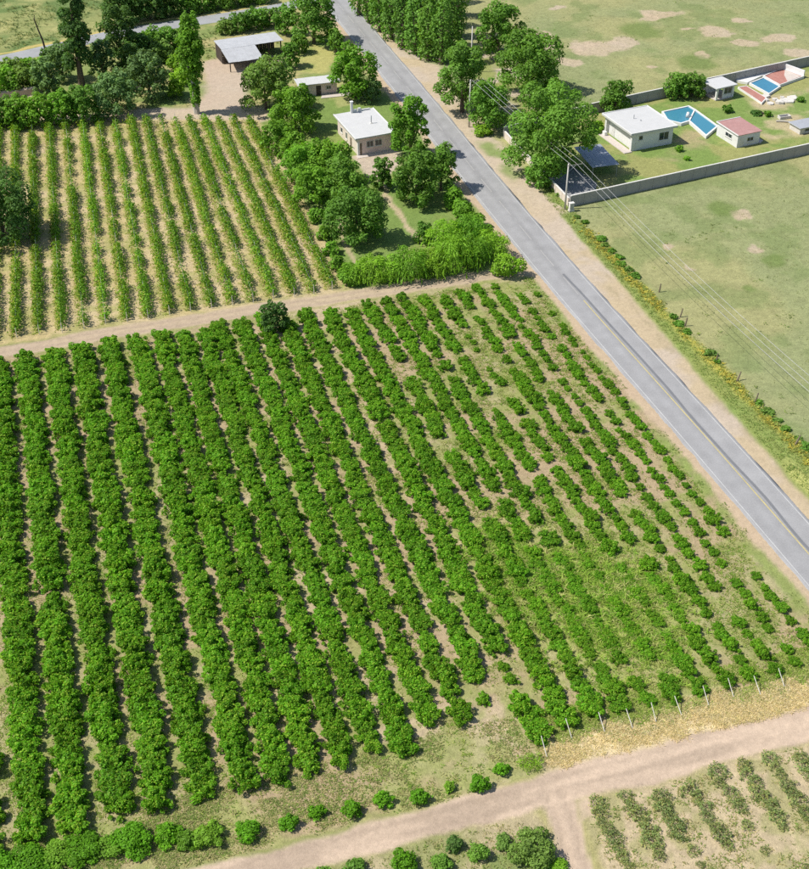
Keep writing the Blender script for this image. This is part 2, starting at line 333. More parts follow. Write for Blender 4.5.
# compound lawn
CP = [(29.85, 212.4), (82.2 + 14, 241.3 + 6.5), (108, 292), (38.5, 257.0), (20.5, 243.8)]
paint(sstep(-.4, .4, poly_sd(CP, XX, YY)), mixc(LAWN * 1.05, tone(0.27, 0.275, 0.10), sstep(0.42, 0.60, n_mid)), 'compound_lawn')
paint(gpoly([(750, 100), (809, 88), (850, 110), (830, 130), (770, 140), (745, 128)], 1.5) * sstep(0.35, 0.6, n_mid), tone(0.40, 0.34, 0.20))
paint(gpoly([(670, 138), (700, 128), (712, 142), (690, 165), (660, 160)], 1.2) * 0.7 * sstep(0.3, 0.6, n_mid), tone(0.36, 0.29, 0.17))
# orchard and its soil
ORB = (RW > 75.5) & (RW < 172.8)
orch = sstep(-60, -59, CC) * sstep(76.8, 76.2, CW) * sstep(75.2, 75.8, RW) * sstep(173, 172.4, RW)
oc = mixc(SOIL, SOIL2, sstep(0.4, 0.7, n_mid))
weedy = 0.70 * sstep(0.40, 0.60, n_sm) * sstep(0.33, 0.52, n_mid) + 0.38 * sstep(30, 4, CC) * sstep(0.3, .6, n_mid) + 0.34 * sstep(40, 56, CC) * sstep(0.36, 0.55, n_mid)
oc = mixc(oc, mixc(tone(0.175, 0.235, 0.058), tone(0.28, 0.28, 0.10), n_sm), np.clip(weedy * 1.15, 0, 0.9))
paint(orch, oc, 'orchard_soil')
paint(orch * sstep(83.5, 81.5, RW) * sstep(38, 30, CC) * 0.7 * sstep(.34, .52, n_mid + .10 * sstep(15, 0, CC)), mixc(tone(0.20, 0.265, 0.065), tone(0.33, 0.31, 0.13), n_sm))
# tall weed area
wp = np.exp(-(((CC - 54) / 8.0) ** 2 + ((RR - 95) / 11) ** 2)) + 0.55 * np.exp(-(((CC - 46) / 5) ** 2 + ((RR - 106) / 9) ** 2))
paint(orch * np.clip(wp * 1.1, 0, 0.8), mixc(tone(0.26, 0.33, 0.065), DRY, sstep(0.45, 0.65, n_sm)))
# straw strip by the farm track
paint(sstep(37.5, 41, CW) * sstep(75, 75.4, RW) * sstep(79.8, 78.2, RW + 0.0 * CC) * sstep(77, 76, CW), mixc(STRAW, SAND, 0.5 * n_sm), 'straw_verge')
# vineyard soil
def vtop(c): return 266.2 - (c + 4.5) * 0.3118
vin = sstep(-80, -79, CC) * sstep(46.3, 45.5, CW + 0.0) * sstep(176, 176.8, RW) * sstep(0.6, -0.6, RW - vtop(CC) - 0.5)
vc = mixc(tone(0.415, 0.335, 0.165), tone(0.465, 0.372, 0.215), sstep(0.35, 0.65, n_mid)); vc = mixc(vc, tone(0.27, 0.275, 0.09), 0.65 * sstep(0.45, 0.68, n_sm))
paint(vin, vc, 'vineyard_soil')
# land south of the farm track
paint(sstep(71.6, 71.0, RW) * sstep(36.2, 35.2, CW), mixc(mixc(LAWN, SOIL, 0.45 + 0 * n_sm), SOIL2, 0.7 * sstep(0.5, 0.65, n_mid)), 'rough_grass')
paint(gpoly([(500, 850), (560, 848), (585, 869), (590, 900), (480, 900)], .5) * 0.8, LAWN * 0.9)
paint(sstep(71.0, 70.4, RW) * sstep(39.6, 40.4, CW), mixc(mixc(SOIL2, tone(0.44, 0.36, 0.22), n_mid), tone(0.26, 0.26, 0.10), 0.6 * sstep(0.48, 0.62, n_sm)), 'field_soil')
# dirt tracks
mt = sstep(2.1, 1.4, np.abs(RW - 174.4 - 0.5 * np.sin(CC * 0.05))) * sstep(76.8, 75.5, CC)
paint(mt, mixc(TRACK * 0.9, SOIL2, n_mid), 'dirt_track')
hw = 1.55 + 0.55 * sstep(30, 48, CC) + 0.5 * (n_mid - .5)
bt = sstep(hw + 0.45, hw - 0.25, np.abs(RW - 73.25))
br_c = 38.2 - 1.4 * sstep(72, 60, RR)
bt2 = sstep(2.0, 1.4, np.abs(CW - br_c)) * sstep(74.5, 73, RR)
fil = sstep(3.2, 0.0, np.hypot(CW - 41.3, RW - 70.0)) * (CC < 42) * (RR > 69)
paint(np.maximum(np.maximum(bt, bt2), fil * 0.9), mixc(TRACK, TRACK * 1.12, n_mid), 'farm_track')
rut = np.maximum(np.maximum(sstep(.42, .12, np.abs(np.abs(RR - 73.3 + 0.25 * wy) - 0.85)) * bt * (CC < 37), sstep(.42, .12, np.abs(np.abs(CC - br_c + 0.2 * wx) - 0.8)) * bt2), sstep(.45, .15, np.abs(np.abs(RR - 174.6) - 0.85)) * mt)
paint(0.55 * rut * (0.4 + n_mid), TRACK * 0.76)
paint(0.7 * bt * (sstep(0.45, .7, vnoise(CC, RR * 9, 7.0, 5))), TRACK * 1.2); paint(0.65 * bt * (sstep(0.5, .75, vnoise(CC, RR * 12, 9.0, 6))), TRACK * 0.8)
# road verges: sandy shoulders, then green
paint(sstep(5.6, 5.0, np.abs(dRw + 0.0)) * (dR < 0) * 1.0, mixc(SAND * tone(1.0, 0.9, 0.82), SOIL2, n_mid), 'road_shoulder')
shw = np.interp(RR, [95, 125, 150, 190], [5.4, 6.6, 7.8, 8.6])
paint(sstep(shw + .6, shw - .6, dRw) * (dR > 0), mixc(SAND, SOIL2, sstep(.4, .6, n_mid)), 'road_shoulder')
paint(sstep(7.6, 6.6, dRw) * 0.55 * sstep(.5, .62, fbm(CC * 3, RR, 4, 71)) * sstep(5.0, 6.0, dR), tone(0.30, 0.25, 0.15))
vg = sstep(shw - .5, shw + .5, dRw) * sstep(11.8, 10.6, dRw) * sstep(214, 209, RR)
paint(vg, mixc(LAWN * 1.1, tone(0.25, 0.27, 0.08), n_mid), 'grass_verge')
yl = np.exp(-((dRw - 10.6) / 0.8) ** 2) * sstep(112, 122, RR) * sstep(188, 174, RR) * sstep(.38, .55, n_mid)
paint(yl, tone(0.42, 0.36, 0.07))
paint(sstep(3.6, 4.4, -dRw) * 0 + sstep(-6.9, -6.3, dRw) * sstep(-4.7, -5.2, dRw) * sstep(172, 168, RR) * sstep(.40, .56, n_mid) * 0.8, tone(0.20, 0.255, 0.07))
paint(sstep(6.3, 7.0, dRw) * sstep(9, 8, dRw) * sstep(90, 100, RR) * sstep(117, 110, RR), tone(0.42, 0.42, 0.14))
# east side up the road: bare forecourt, grass by the wall
paint(gpoly([(418, 62), (440, 66), (450, 92), (470, 130), (505, 148), (545, 192), (566, 212), (545, 225), (470, 150)], 0.8), mixc(SAND, SOIL2, n_mid), 'road_shoulder')
paint(gpoly([(478, 128), (500, 140), (530, 172), (515, 182), (482, 150)], 0.9) * 0.85 * sstep(.3, .55, n_mid), LAWN)
paint(gpoly([(460, 40), (500, 55), (545, 95), (515, 135), (470, 75)], 1.2), mixc(tone(0.24, 0.26, 0.09), SAND, sstep(.45, .62, n_mid)))
gcol = np.clip(gcol * (0.94 + 0.12 * n_fine[..., None]), 0.01, 0.8)
ZZ = (fbm(XX, YY, 3.0, 51, 3) - 0.5) * 0.10 - 0.02
ZZ = ZZ + orch * 0.05 * (fbm(XX, YY, 1.2, 61, 2) - 0.5)
ZZ = np.where(np.abs(dR) < 3.6, -0.06, ZZ); ZZ = np.where(line_d(SIDE, XX, YY) < 3.2, -0.06, ZZ)
ZZ = ZZ - 0.05 * rut
# keep only what lies in and near the photograph
zc = YY * math.cos(PITCH) + CAM_H * math.sin(PITCH)
keep = (np.abs(XX) < zc * (404.5 / FOC) + 14)
nx, ny = XX.shape
I = np.arange(nx * ny).reshape(nx, ny)
quads = np.stack([I[:-1, :-1], I[1:, :-1], I[1:, 1:], I[:-1, 1:]], -1).reshape(-1, 4)
kq = keep[:-1, :-1].ravel(); zq = ZID[:-1, :-1].ravel()
V = np.stack([XX, YY, ZZ], -1).reshape(-1, 3); GC = gcol.reshape(-1, 3)
for zi, zn in enumerate(ZN):
    q = quads[kq & (zq == zi)]
    if not len(q): continue
    us, inv = np.unique(q, return_inverse=True)
    me = np_mesh(zn, V[us], inv.reshape(-1, 4), GC[us], M['dust' if zn in ('dirt_track', 'farm_track', 'dirt_yard', 'road_shoulder') else 'ground'])
    me.polygons.foreach_set('use_smooth', np.ones(len(me.polygons), bool))
    tag(link_mesh('open_ground' if zn == 'ground' else zn, me), kind='structure')
def big_sheet():
    n = 40; xs = np.linspace(-1500, 1500, n + 1); ys = np.linspace(-600, 2600, n + 1); X, Y = np.meshgrid(xs, ys, indexing='ij')
    J = np.arange((n + 1) ** 2).reshape(n + 1, n + 1); q = np.stack([J[:-1, :-1], J[1:, :-1], J[1:, 1:], J[:-1, 1:]], -1).reshape(-1, 4)
    t = fbm(X, Y, 300, 5).ravel()
    c = np.asarray(PAST) * (1 - t[:, None]) + np.asarray(DRY) * t[:, None]
    return np_mesh('ground', np.stack([X.ravel(), Y.ravel(), np.full(X.size, -0.3)], -1), q, c, M['ground'])
tag(link_mesh('ground', big_sheet()), kind='structure')
def gz(x, y):
    i = int(round((x + 128) / STEP)); j = int(round((y - 56) / STEP))
    return float(ZZ[i, j]) if 0 <= i < nx and 0 <= j < ny else -0.02

# ------------------------------------------------------------------ roads
def strip(name, pts, offs, z, colours, mat, kind='structure', parent=None, thick=0.0):
    """ribbon along plan points; offs = lateral offsets, one colour each"""
    pts = np.array(pts); t = np.gradient(pts, axis=0); t /= np.linalg.norm(t, axis=1)[:, None]; nrm = np.stack([t[:, 1], -t[:, 0]], 1)
    k = len(offs); V = []; C = []
    rs = np.random.RandomState(len(pts))
    for i in range(len(pts)):
        for j, of in enumerate(offs):
            of = of + (0.42 * (vnoise(i * 1.0, j * 7.0, 2.3, 12) - .5) if thick and j in (0, 1, k - 2, k - 1) else 0)
            p = pts[i] + nrm[i] * of; zz = z - (thick if thick and j in (0, k - 1) else 0)
            V.append((p[0], p[1], zz)); C.append(np.array(colours[j]) * (rs.uniform(0.97, 1.03) + 0.16 * (fbm(i * 1.0, of * 5.0, 14, 4, 4) - .5)))
    F = [(i * k + j, i * k + j + 1, (i + 1) * k + j + 1, (i + 1) * k + j) for i in range(len(pts) - 1) for j in range(k - 1)]
    o = link_mesh(name, np_mesh(name, np.array(V), np.array(F), np.array(C), mat), parent)
    if kind and not parent: tag(o, kind=kind)
    return o
rr_ = np.arange(-40, 600, 1.0)
axis = [xy(float(road_c(r)), r) for r in rr_]
AS = tone(0.285, 0.282, 0.280)
road = strip('road', axis, [-3.75, -3.62, -3.2, -2.3, -1.1, -0.35, 0.0, 0.45, 1.1, 2.2, 3.2, 3.62, 3.75], 0.035,
             [AS, AS * 1.02, AS * 1.05, AS, AS * 1.06, AS * 0.97, AS * 0.93, AS * 0.93, AS * 1.06, AS, AS * 1.04, AS, AS], M['asphalt'], thick=0.12)
def marking(name, off, wd, r0, r1, mat, z=0.042, dash=None, wob=0.0):
    rs = np.random.RandomState(5); segs = [(r0, r1)] if not dash else [(a, a + dash[0]) for a in np.arange(r0, r1, dash[1])]
    m = MB()
    for a, b in segs:
        rr = np.arange(a, b + 0.01, min(3.0, b - a)); base = len(m.v)
        for r in rr:
            c = float(road_c(r)) + off + (wob * (float(vnoise(r, 1.0, 9.0, 3)) - 0.5) if wob else 0)
            for s in (-1, 1):
                p = xy(c + s * wd / 2, r); m.v.append((p[0], p[1], z))
        for i in range(len(rr) - 1): k = base + 2 * i; m.f.append((k, k + 1, k + 3, k + 2))
    return m.build(name, mat, road)
marking('edge_line', -3.18, 0.14, -36, 590, M['linewhite'])
marking('edge_line', 3.18, 0.12, -36, 590, M['linewhite'])
marking('centre_line', 0.0, 0.17, -36, 164, M['lineyellow'])
marking('centre_line', 0.0, 0.11, 164, 590, M['linefaded'], dash=(7.0, 10.0))
marking('tar_seam', 0.62, 0.42, -30, 172, M['seam'], z=0.0385, wob=0.9)
SD = []
for a, b in zip(SIDE[:-1], SIDE[1:]):
    for t in np.linspace(0, 1, 6)[:-1]: SD.append((a[0] + (b[0] - a[0]) * t, a[1] + (b[1] - a[1]) * t))
SD.append(SIDE[-1])
SDs = np.array(SD); SDs[3:-3] = np.array([SDs[i - 3:i + 4].mean(0) for i in range(3, len(SDs) - 3)])
strip('side_road', SDs, [-2.9, -2.75, -1.3, 0, 1.3, 2.75, 2.9], 0.03, [AS * tone(1.02, 1.05, 1.06)] * 7, M['asphalt'], thick=0.1)

# ------------------------------------------------------------------ foliage
def leaves_mesh(name, P, N, S, C, rng, aspect=0.62, mat='leaf', tangent=None):
    n = len(P); N = N / (np.linalg.norm(N, axis=1)[:, None] + 1e-9)
    if tangent is None:
        R = rng.normal(size=(n, 3)); T = np.cross(N, R)
    else:
        T = tangent - N * np.sum(tangent * N, 1)[:, None]
    T /= np.linalg.norm(T, axis=1)[:, None] + 1e-9; B = np.cross(N, T); S = S[:, None]
    V = np.empty((n, 4, 3)); dip = N * S * 0.16
    V[:, 0] = P - T * S * 0.5 - dip; V[:, 1] = P + B * S * aspect * 0.5; V[:, 2] = P + T * S * 0.5 - dip; V[:, 3] = P - B * S * aspect * 0.5
    F = np.arange(4 * n).reshape(n, 4)
    return np_mesh(name, V.reshape(-1, 3), F, np.repeat(C, 4, 0), M[mat])
def lobes_leaves(rng, L, n, size, col, up=0.5, jitter=0.42, var=0.24, tips=None):
    """leaves on the shells of ellipsoid lobes L (k,6)"""
    L = np.array(L, float); area = (L[:, 3] * L[:, 4] + L[:, 3] * L[:, 5] + L[:, 4] * L[:, 5]); k = rng.choice(len(L), n, p=area / area.sum())
    d = rng.normal(size=(n, 3)); d[:, 2] += 0.45; d /= np.linalg.norm(d, axis=1)[:, None]
    cl = 0.5 + 0.5 * np.sin(d[:, 0] * 5.1 + k * 2.3) * np.sin(d[:, 1] * 4.7 + k * 1.7) * np.sin(d[:, 2] * 5.9 + k)
    rad = 0.80 + 0.26 * cl - np.abs(rng.normal(0, 0.17, n))
    shoot = rng.rand(n) < 0.07; rad[shoot] += rng.uniform(0.08, 0.36, shoot.sum())
    inner = rng.rand(n) < 0.12; rad[inner] *= rng.uniform(0.35, 0.9, inner.sum())
    P = L[k, :3] + d * L[k, 3:] * rad[:, None]
    N = d / L[k, 3:]; N /= np.linalg.norm(N, axis=1)[:, None]
    ok = np.ones(n, bool)
    for i in range(len(L)):
        q = np.linalg.norm((P - L[i, :3]) / L[i, 3:], axis=1); ok &= ~((q < 0.62) & (k != i))
    ok &= P[:, 2] > 0.03
    P = P[ok]; N = N[ok]; n = len(P); k = k[ok]; cl = cl[ok]
    N = N + rng.normal(0, jitter, (n, 3)); N[:, 2] += up
    C = np.array(col)[None] * (1 + rng.uniform(-var, var, (n, 1))) * (1 + 0.10 * np.sin(k * 1.9))[:, None]
    C = C * (0.86 + 0.28 * cl[:, None])
    if tips is not None:
        t = (rng.rand(n) < 0.22)[:, None] * 1.0; C = C * (1 - t) + np.array(tips)[None] * t
    S = size * rng.uniform(0.55, 1.5, n)
    return P, N, S, np.clip(C, 0.004, 0.8)

GREEN = {'orchard': (0.112, 0.305, 0.012), 'bright': (0.150, 0.335, 0.028), 'mid': (0.128, 0.280, 0.036), 'dark': (0.090, 0.195, 0.040), 'grey': (0.138, 0.252, 0.080),
         'olive': (0.152, 0.275, 0.052), 'poplar': (0.135, 0.295, 0.042), 'lime': (0.220, 0.430, 0.032), 'vine': (0.150, 0.318, 0.026), 'dull': (0.205, 0.290, 0.095), 'yellow': (0.33, 0.41, 0.06)}
def crown_lobes(rng, h, wd, kind):
    R = wd / 2; L = []
    if kind == 'poplar':
        z = 0.9 if h < 17 else h * 0.08; k = max(6, int((h - z) / (wd * 0.33)))
        for i in range(k):
            t = (i + 0.5) / k; rad = R * (0.62 + 0.38 * math.sin(math.pi * min(1, t * 1.05 + 0.12))) * (1 - max(0, t - 0.72) * 2.3)
            for j in range(2):
                a = rng.uniform(0, 6.28); o = R * 0.28
                L.append((o * math.cos(a), o * math.sin(a), z + t * (h - z), max(0.4, rad * 0.78), max(0.4, rad * 0.78), (h - z) / k * 1.15))
    elif kind == 'column':
        for i in range(44):
            t = (i + rng.uniform(0, 1)) / 44; q = 0.10 + 0.88 * t; rad = R * (0.42 + 0.58 * float(sstep(0.28, 0.62, q))) * (1 - 1.6 * max(0, q - 0.78))
            a = i * 2.4; o = rad * rng.uniform(.2, .6); sr = rad * rng.uniform(.26, .5)
            L.append((o * math.cos(a), o * math.sin(a), h * q, sr, sr, h * rng.uniform(.05, .10)))
    elif kind == 'loose':
        for i in range(13):
            t = (i + 0.6) / 13; rad = R * (0.45 + 0.55 * math.sin(math.pi * min(1, 0.25 + t * 0.72)))
            a = i * 2.4 + rng.uniform(-.4, .4); o = rad * rng.uniform(.3, .62)
            L.append((o * math.cos(a), o * math.sin(a), h * (0.22 + 0.76 * t), rad * rng.uniform(.42, .6), rad * rng.uniform(.42, .6), h * rng.uniform(.07, .11)))
    elif kind == 'bush':
        L.append((0, 0, h * 0.44, R * 0.66, R * 0.66, h * 0.42))
        for i in range(14):
            a = rng.uniform(0, 6.28); q = math.sqrt(rng.uniform(.08, 1)); sx = R * rng.uniform(.24, .42); z = h * rng.uniform(.22, .84) * (1.1 - .5 * q)
            L.append((R * .74 * q * math.cos(a), R * .74 * q * math.sin(a), max(z, h * .18), sx, sx * rng.uniform(.8, 1.2), min(h * rng.uniform(.16, .28), max(z, h * .18))))
    else:
        base = 0.05 * h; ch = h - base
        for i in range(26):
            a = i * 2.39996 + rng.uniform(-.5, .5); q = (i + 0.5) / 26 * 0.80 + 0.10 + rng.uniform(-.04, .04); zz = base + ch * q
            env = R * math.sqrt(max(0.10, 1 - ((q - 0.40) / 0.66) ** 2)); s = R * rng.uniform(.18, .42); o = max(0.0, env * rng.uniform(.82, 1.16) - s * rng.uniform(.5, 1.0))
            L.append((o * math.cos(a), o * math.sin(a), zz, s, s * rng.uniform(.85, 1.15), min(s * rng.uniform(.75, 1.05), zz * 0.9)))
        L.append((0, 0, base + ch * 0.45, R * 0.55, R * 0.55, ch * 0.38)); L.append((rng.uniform(-.12, .12) * R, rng.uniform(-.12, .12) * R, h - 0.20 * ch, R * 0.40, R * 0.40, ch * 0.2))
    return L
def trunk_mesh(rng, h, wd, L, kind, mat='bark'):
    m = MB(); r0 = max(0.06, 0.028 * h if kind != 'bush' else 0.03 * h)
    th = h * (0.8 if kind in ('poplar', 'loose') else 0.55); lean = rng.uniform(-.03, .03, 2) * h
    m.tube([(0, 0, -0.1), (lean[0] * .3, lean[1] * .3, th * .35), (lean[0], lean[1], th)], [r0 * 1.25, r0 * .85, r0 * .3], 7)
    for l in [L[i] for i in rng.choice(len(L), min(len(L), 5), replace=False)]:
        z0 = th * rng.uniform(.25, .6); m.tube([(lean[0] * .4, lean[1] * .4, z0), (l[0] * .5, l[1] * .5, (z0 + l[2]) / 2 + .05 * h), (l[0], l[1], l[2])], [r0 * .5, r0 * .35, r0 * .12], 5)
    return m.mesh('trunk', M[mat])
TREE_SEED = [100]
def tree(name, label, u, v, h, wd, kind='round', col='mid', cat='tree', group=None, leaf=None, mat='bark', xyz=None, dens=1.0):
    TREE_SEED[0] += 1; rng = np.random.RandomState(TREE_SEED[0])
    x, y = xyz if xyz else G(u, v)
    root = empty(name, (x, y, gz(x, y) - 0.03), rng.uniform(0, 6.28)); tag(root, label, cat, group)
    s = seen(x, y)[2] * 1.18; size = leaf or 3.0 / s
    L = crown_lobes(rng, h, wd, kind)
    if kind == 'willow': P, N, S, C, T = weeping(rng, h, wd, size, GREEN[col])
    else:
        surf = 3.2 * (wd * h + wd * wd * 0.6) * (0.8 if kind != 'loose' else 0.7)
        n = int(min(17000, max(160, dens * 1.9 * surf / (size * size * 0.5)))); T = None
        P, N, S, C = lobes_leaves(rng, L, n, size, GREEN[col])
    asp = 0.62
    if T is not None:               # drooping shoots and a leafy body in one crown
        P2_, N2_, S2_, C2_ = lobes_leaves(rng, crown_lobes(rng, h * .92, wd * 1.05, 'round'), int(3000 * wd / 6), size * .8, GREEN[col])
        asp = np.concatenate([np.full((len(P), 1), .2), np.full((len(P2_), 1), .4)]); T = np.concatenate([T, rng.normal(size=P2_.shape)])
        P = np.concatenate([P, P2_]); N = np.concatenate([N, N2_]); S = np.concatenate([S, S2_]); C = np.concatenate([C, C2_])
    link_mesh('crown', leaves_mesh('crown', P, N, S, C, rng, asp, tangent=T), root)
    link_mesh('trunk', trunk_mesh(rng, h, wd, L, kind, mat), root)
    return root
def weeping(rng, h, wd, size, col):
    P = []; T = []; C = []; S = []
    for i in range(int(17 * wd * max(1, wd / 5))):
        a = rng.uniform(0, 6.28); r = wd / 2 * math.sqrt(rng.uniform(.02, 1)); top = h * (1 - 0.35 * (r / (wd / 2)) ** 2) * rng.uniform(.8, 1.05)
        ox, oy = r * math.cos(a) * .75, r * math.sin(a) * .75; dx, dy = math.cos(a) + rng.normal(0, .4), math.sin(a) + rng.normal(0, .4)
        ln = h * rng.uniform(.35, .7); k = 4; cc = np.array(col) * rng.uniform(.75, 1.25); prev = None
        for j in range(k + 1):
            t = j / k; p = np.array([ox + dx * ln * .5 * math.sin(t * 1.5), oy + dy * ln * .5 * math.sin(t * 1.5), max(.1, top - ln * t * t * 0.95 + 0.1 * ln * t)])
            if prev is not None and p[2] > 0.1:
                P.append((p + prev) / 2); T.append(p - prev); S.append(np.linalg.norm(p - prev) * 1.25); C.append(cc * rng.uniform(.85, 1.15))
            prev = p
    P = np.array(P); T = np.array(T); n = len(P); N = rng.normal(0, .5, (n, 3)); N[:, :2] += P[:, :2] / (wd / 2); N[:, 2] += .4
    return P, N, np.array(S) * 0.8, np.array(C), T

# ------------------------------------------------------------------ orchard bushes
rngO = np.random.RandomState(42)
ROWS = [-16.4, -12.3, -8.1, -4.0, 0.1, 4.3, 8.6, 12.3, 15.6, 18.9, 22.3, 25.7, 29.1, 32.5, 36.0, 39.6, 43.1, 46.6, 49.6, 52.5, 55.7, 59.0, 62.1, 65.2, 68.1, 71.1, 74.1]
BV = 14
def bush_lobes(rg):                 # long axis (x) runs along the row
    L = [(0, 0, 0.75, 1.15, 0.9, 0.7)]
    for i in range(30):
        a = rg.uniform(0, 6.28); o = math.sqrt(rg.uniform(.05, 1)) * rg.uniform(.9, 1.12); sx = rg.uniform(.22, .48); z = rg.uniform(.30, 1.75) * (1.10 - .48 * o)
        L.append((1.5 * o * math.cos(a), 1.28 * o * math.sin(a), max(z, .4), sx, sx * rg.uniform(.8, 1.1), min(sx * .9, max(z, .4))))
    return L
crowns, stems = [], []
for i in range(BV):
    rg = np.random.RandomState(900 + i); L = bush_lobes(rg)
    P, N, S, C = lobes_leaves(rg, L, 3300, 0.205, GREEN['orchard'], up=0.42, jitter=0.85, var=0.38, tips=(0.25, 0.42, 0.035))
    crowns.append(leaves_mesh('crown', P, N, S, C, rg, 0.66)); stems.append(trunk_mesh(rg, 1.7, 2.6, L, 'bush'))
plants = []
for ri, c0 in enumerate(ROWS):
    rend = 83.6 + rngO.uniform(-.5, .8)
    if 29 < c0 < 38: rend = 85.0 + rngO.uniform(-.8, 1.6)
    if c0 > 38: rend = 80.9 + rngO.uniform(-.2, .6)
    rtop = 171.0 + rngO.uniform(-.6, .6)
    if c0 > 70: rtop = 168
    r = rend; idx = 0
    while r < rtop:
        east = float(sstep(40, 76, c0)); far = float(sstep(120, 165, r))
        nz_ = float(fbm(c0 * 1.0, r, 9.0, 77, 3)); n2 = float(vnoise(c0 * 3, r, 3.3, 83))
        s = rngO.uniform(0.90, 1.12); keepb = True
        s *= 1.23 - 0.27 * east - 0.19 * float(sstep(6, 20, c0)) - 0.12 * float(sstep(38, 46, c0)); s *= rngO.uniform(.82, 1.12) if c0 > 46 else 1
        # thin and missing places
        gap = 0.0
        if c0 > 33: gap = 0.03 + 0.16 * east
        if nz_ < 0.36 and c0 > 38: gap += 0.14
        if c0 > 60: s *= (0.75 + 0.5 * n2) * (1 - .18 * float(sstep(64, 75, c0))); gap *= 0.7
        if rngO.rand() < gap * (0.45 + 1.0 * (n2 < 0.45)): keepb = False
        if c0 <= 33 and rngO.rand() < 0.010: s *= 0.6
        # bare places the photograph shows
        for (bc, br, rc, rb) in ((59.0, 152.5, 1.6, 8.0), (55.6, 139, 1.0, 3.0), (51.5, 147.0, 1.6, 1.3), (47, 131, 1.4, 2.6), (39.6, 88.5, 1.5, 3.6), (36.0, 86.0, 1.2, 2.5),  (46.5, 151.0, 1.2, 3)):
            if ((c0 - bc) / rc) ** 2 + ((r - br) / rb) ** 2 < 1: keepb = keepb and rngO.rand() < 0.30; s *= 0.55
        wpk = math.exp(-(((c0 - 54) / 8.0) ** 2 + ((r - 95) / 11) ** 2))
        if wpk > 0.3: s *= 0.86; low = 0.80
        else: low = 1.0
        if keepb:
            idx += 1
            jc = c0 + rngO.uniform(-.22, .22) + 0.9 * (r - 83) / 90 * (1 if c0 < 20 else 0.15); jr = r + rngO.uniform(-.3, .3)
            x, y = xy(jc, jr); plants.append(dict(row=ri, i=idx, x=x, y=y, s=s, rz=math.pi / 2 + A + rngO.choice([0, math.pi]) + rngO.uniform(-.25, .25), sz=low * rngO.uniform(.66, 0.98), v=rngO.randint(BV), c=c0, r=jr))
        r += rngO.uniform(1.7, 2.2)
vis = []
for p in plants:
    u, v, sc = seen(p['x'], p['y'], 0.8)
    p['sz_px'] = sc * p['s']
    if -14 < u < 823 and -10 < v < 885: vis.append(p)
vis.sort(key=lambda p: -p['sz_px'])
rows_seen = sorted({p['row'] for p in vis})
for p in vis[:300]:
    root = empty('orchard_bush', (p['x'], p['y'], gz(p['x'], p['y']) - 0.02), p['rz']); root.scale = (p['s'], p['s'] , p['s'] * p['sz'])
    tag(root, 'leafy green orchard bush, %s up from the dirt track, %s orchard row from the left' % (ordw(p['i']), ordw(rows_seen.index(p['row']) + 1)), 'bush', 'bushes of the big orchard')
    p['crown'] = link_mesh('crown', crowns[p['v']], root); link_mesh('trunk', stems[p['v']], root)
protos = []
for i in range(BV):
    protos.append(next(p['crown'] for p in vis[:300] if p['v'] == i))
def instancer(name, pts, protos, label, cat):
    """one mesh of points on which the crowns grow"""
    me = bpy.data.meshes.new(name); me.vertices.add(len(pts)); me.vertices.foreach_set('co', np.array([(p['x'], p['y'], gz(p['x'], p['y']) - .02) for p in pts], np.float32).ravel())
    for nm, ty, arr, key in (('rz', 'FLOAT', [p['rz'] for p in pts], 'value'), ('vi', 'INT', [p['v'] for p in pts], 'value'), ('sc', 'FLOAT_VECTOR', np.array([(p['s'], p['s'], p['s'] * p['sz']) for p in pts]).ravel(), 'vector')):
        at = me.attributes.new(nm, ty, 'POINT'); at.data.foreach_set(key, np.array(arr))
    o = link_mesh(name, me); tag(o, label, cat, kind='stuff')
    ng = bpy.data.node_groups.new(name, 'GeometryNodeTree')
    ng.interface.new_socket('Geometry', in_out='INPUT', socket_type='NodeSocketGeometry'); ng.interface.new_socket('Geometry', in_out='OUTPUT', socket_type='NodeSocketGeometry')
    N = ng.nodes; Lk = ng.links; gi = N.new('NodeGroupInput'); go = N.new('NodeGroupOutput')
    jn = N.new('GeometryNodeJoinGeometry')
    for p in protos:
        oi = N.new('GeometryNodeObjectInfo'); oi.inputs['Object'].default_value = p; oi.inputs['As Instance'].default_value = True; oi.transform_space = 'ORIGINAL'
        Lk.new(oi.outputs['Geometry'], jn.inputs[0])
    ip = N.new('GeometryNodeInstanceOnPoints'); ip.inputs['Pick Instance'].default_value = True
    Lk.new(gi.outputs[0], ip.inputs['Points']); Lk.new(jn.outputs[0], ip.inputs['Instance'])
    def attr(nm, ty):
        a = N.new('GeometryNodeInputNamedAttribute'); a.data_type = ty; a.inputs['Name'].default_value = nm; return a.outputs[0]
    Lk.new(attr('vi', 'INT'), ip.inputs['Instance Index']); Lk.new(attr('sc', 'FLOAT_VECTOR'), ip.inputs['Scale'])
    cx_ = N.new('ShaderNodeCombineXYZ'); Lk.new(attr('rz', 'FLOAT'), cx_.inputs[2]); er = N.new('FunctionNodeEulerToRotation'); Lk.new(cx_.outputs[0], er.inputs[0]); Lk.new(er.outputs[0], ip.inputs['Rotation'])
    Lk.new(ip.outputs[0], go.inputs[0])
    md = o.modifiers.new('plants', 'NODES'); md.node_group = ng
    return o
instancer('orchard_foliage', vis[300:], protos, 'remaining green orchard bushes merging into long leafy rows', 'bushes')

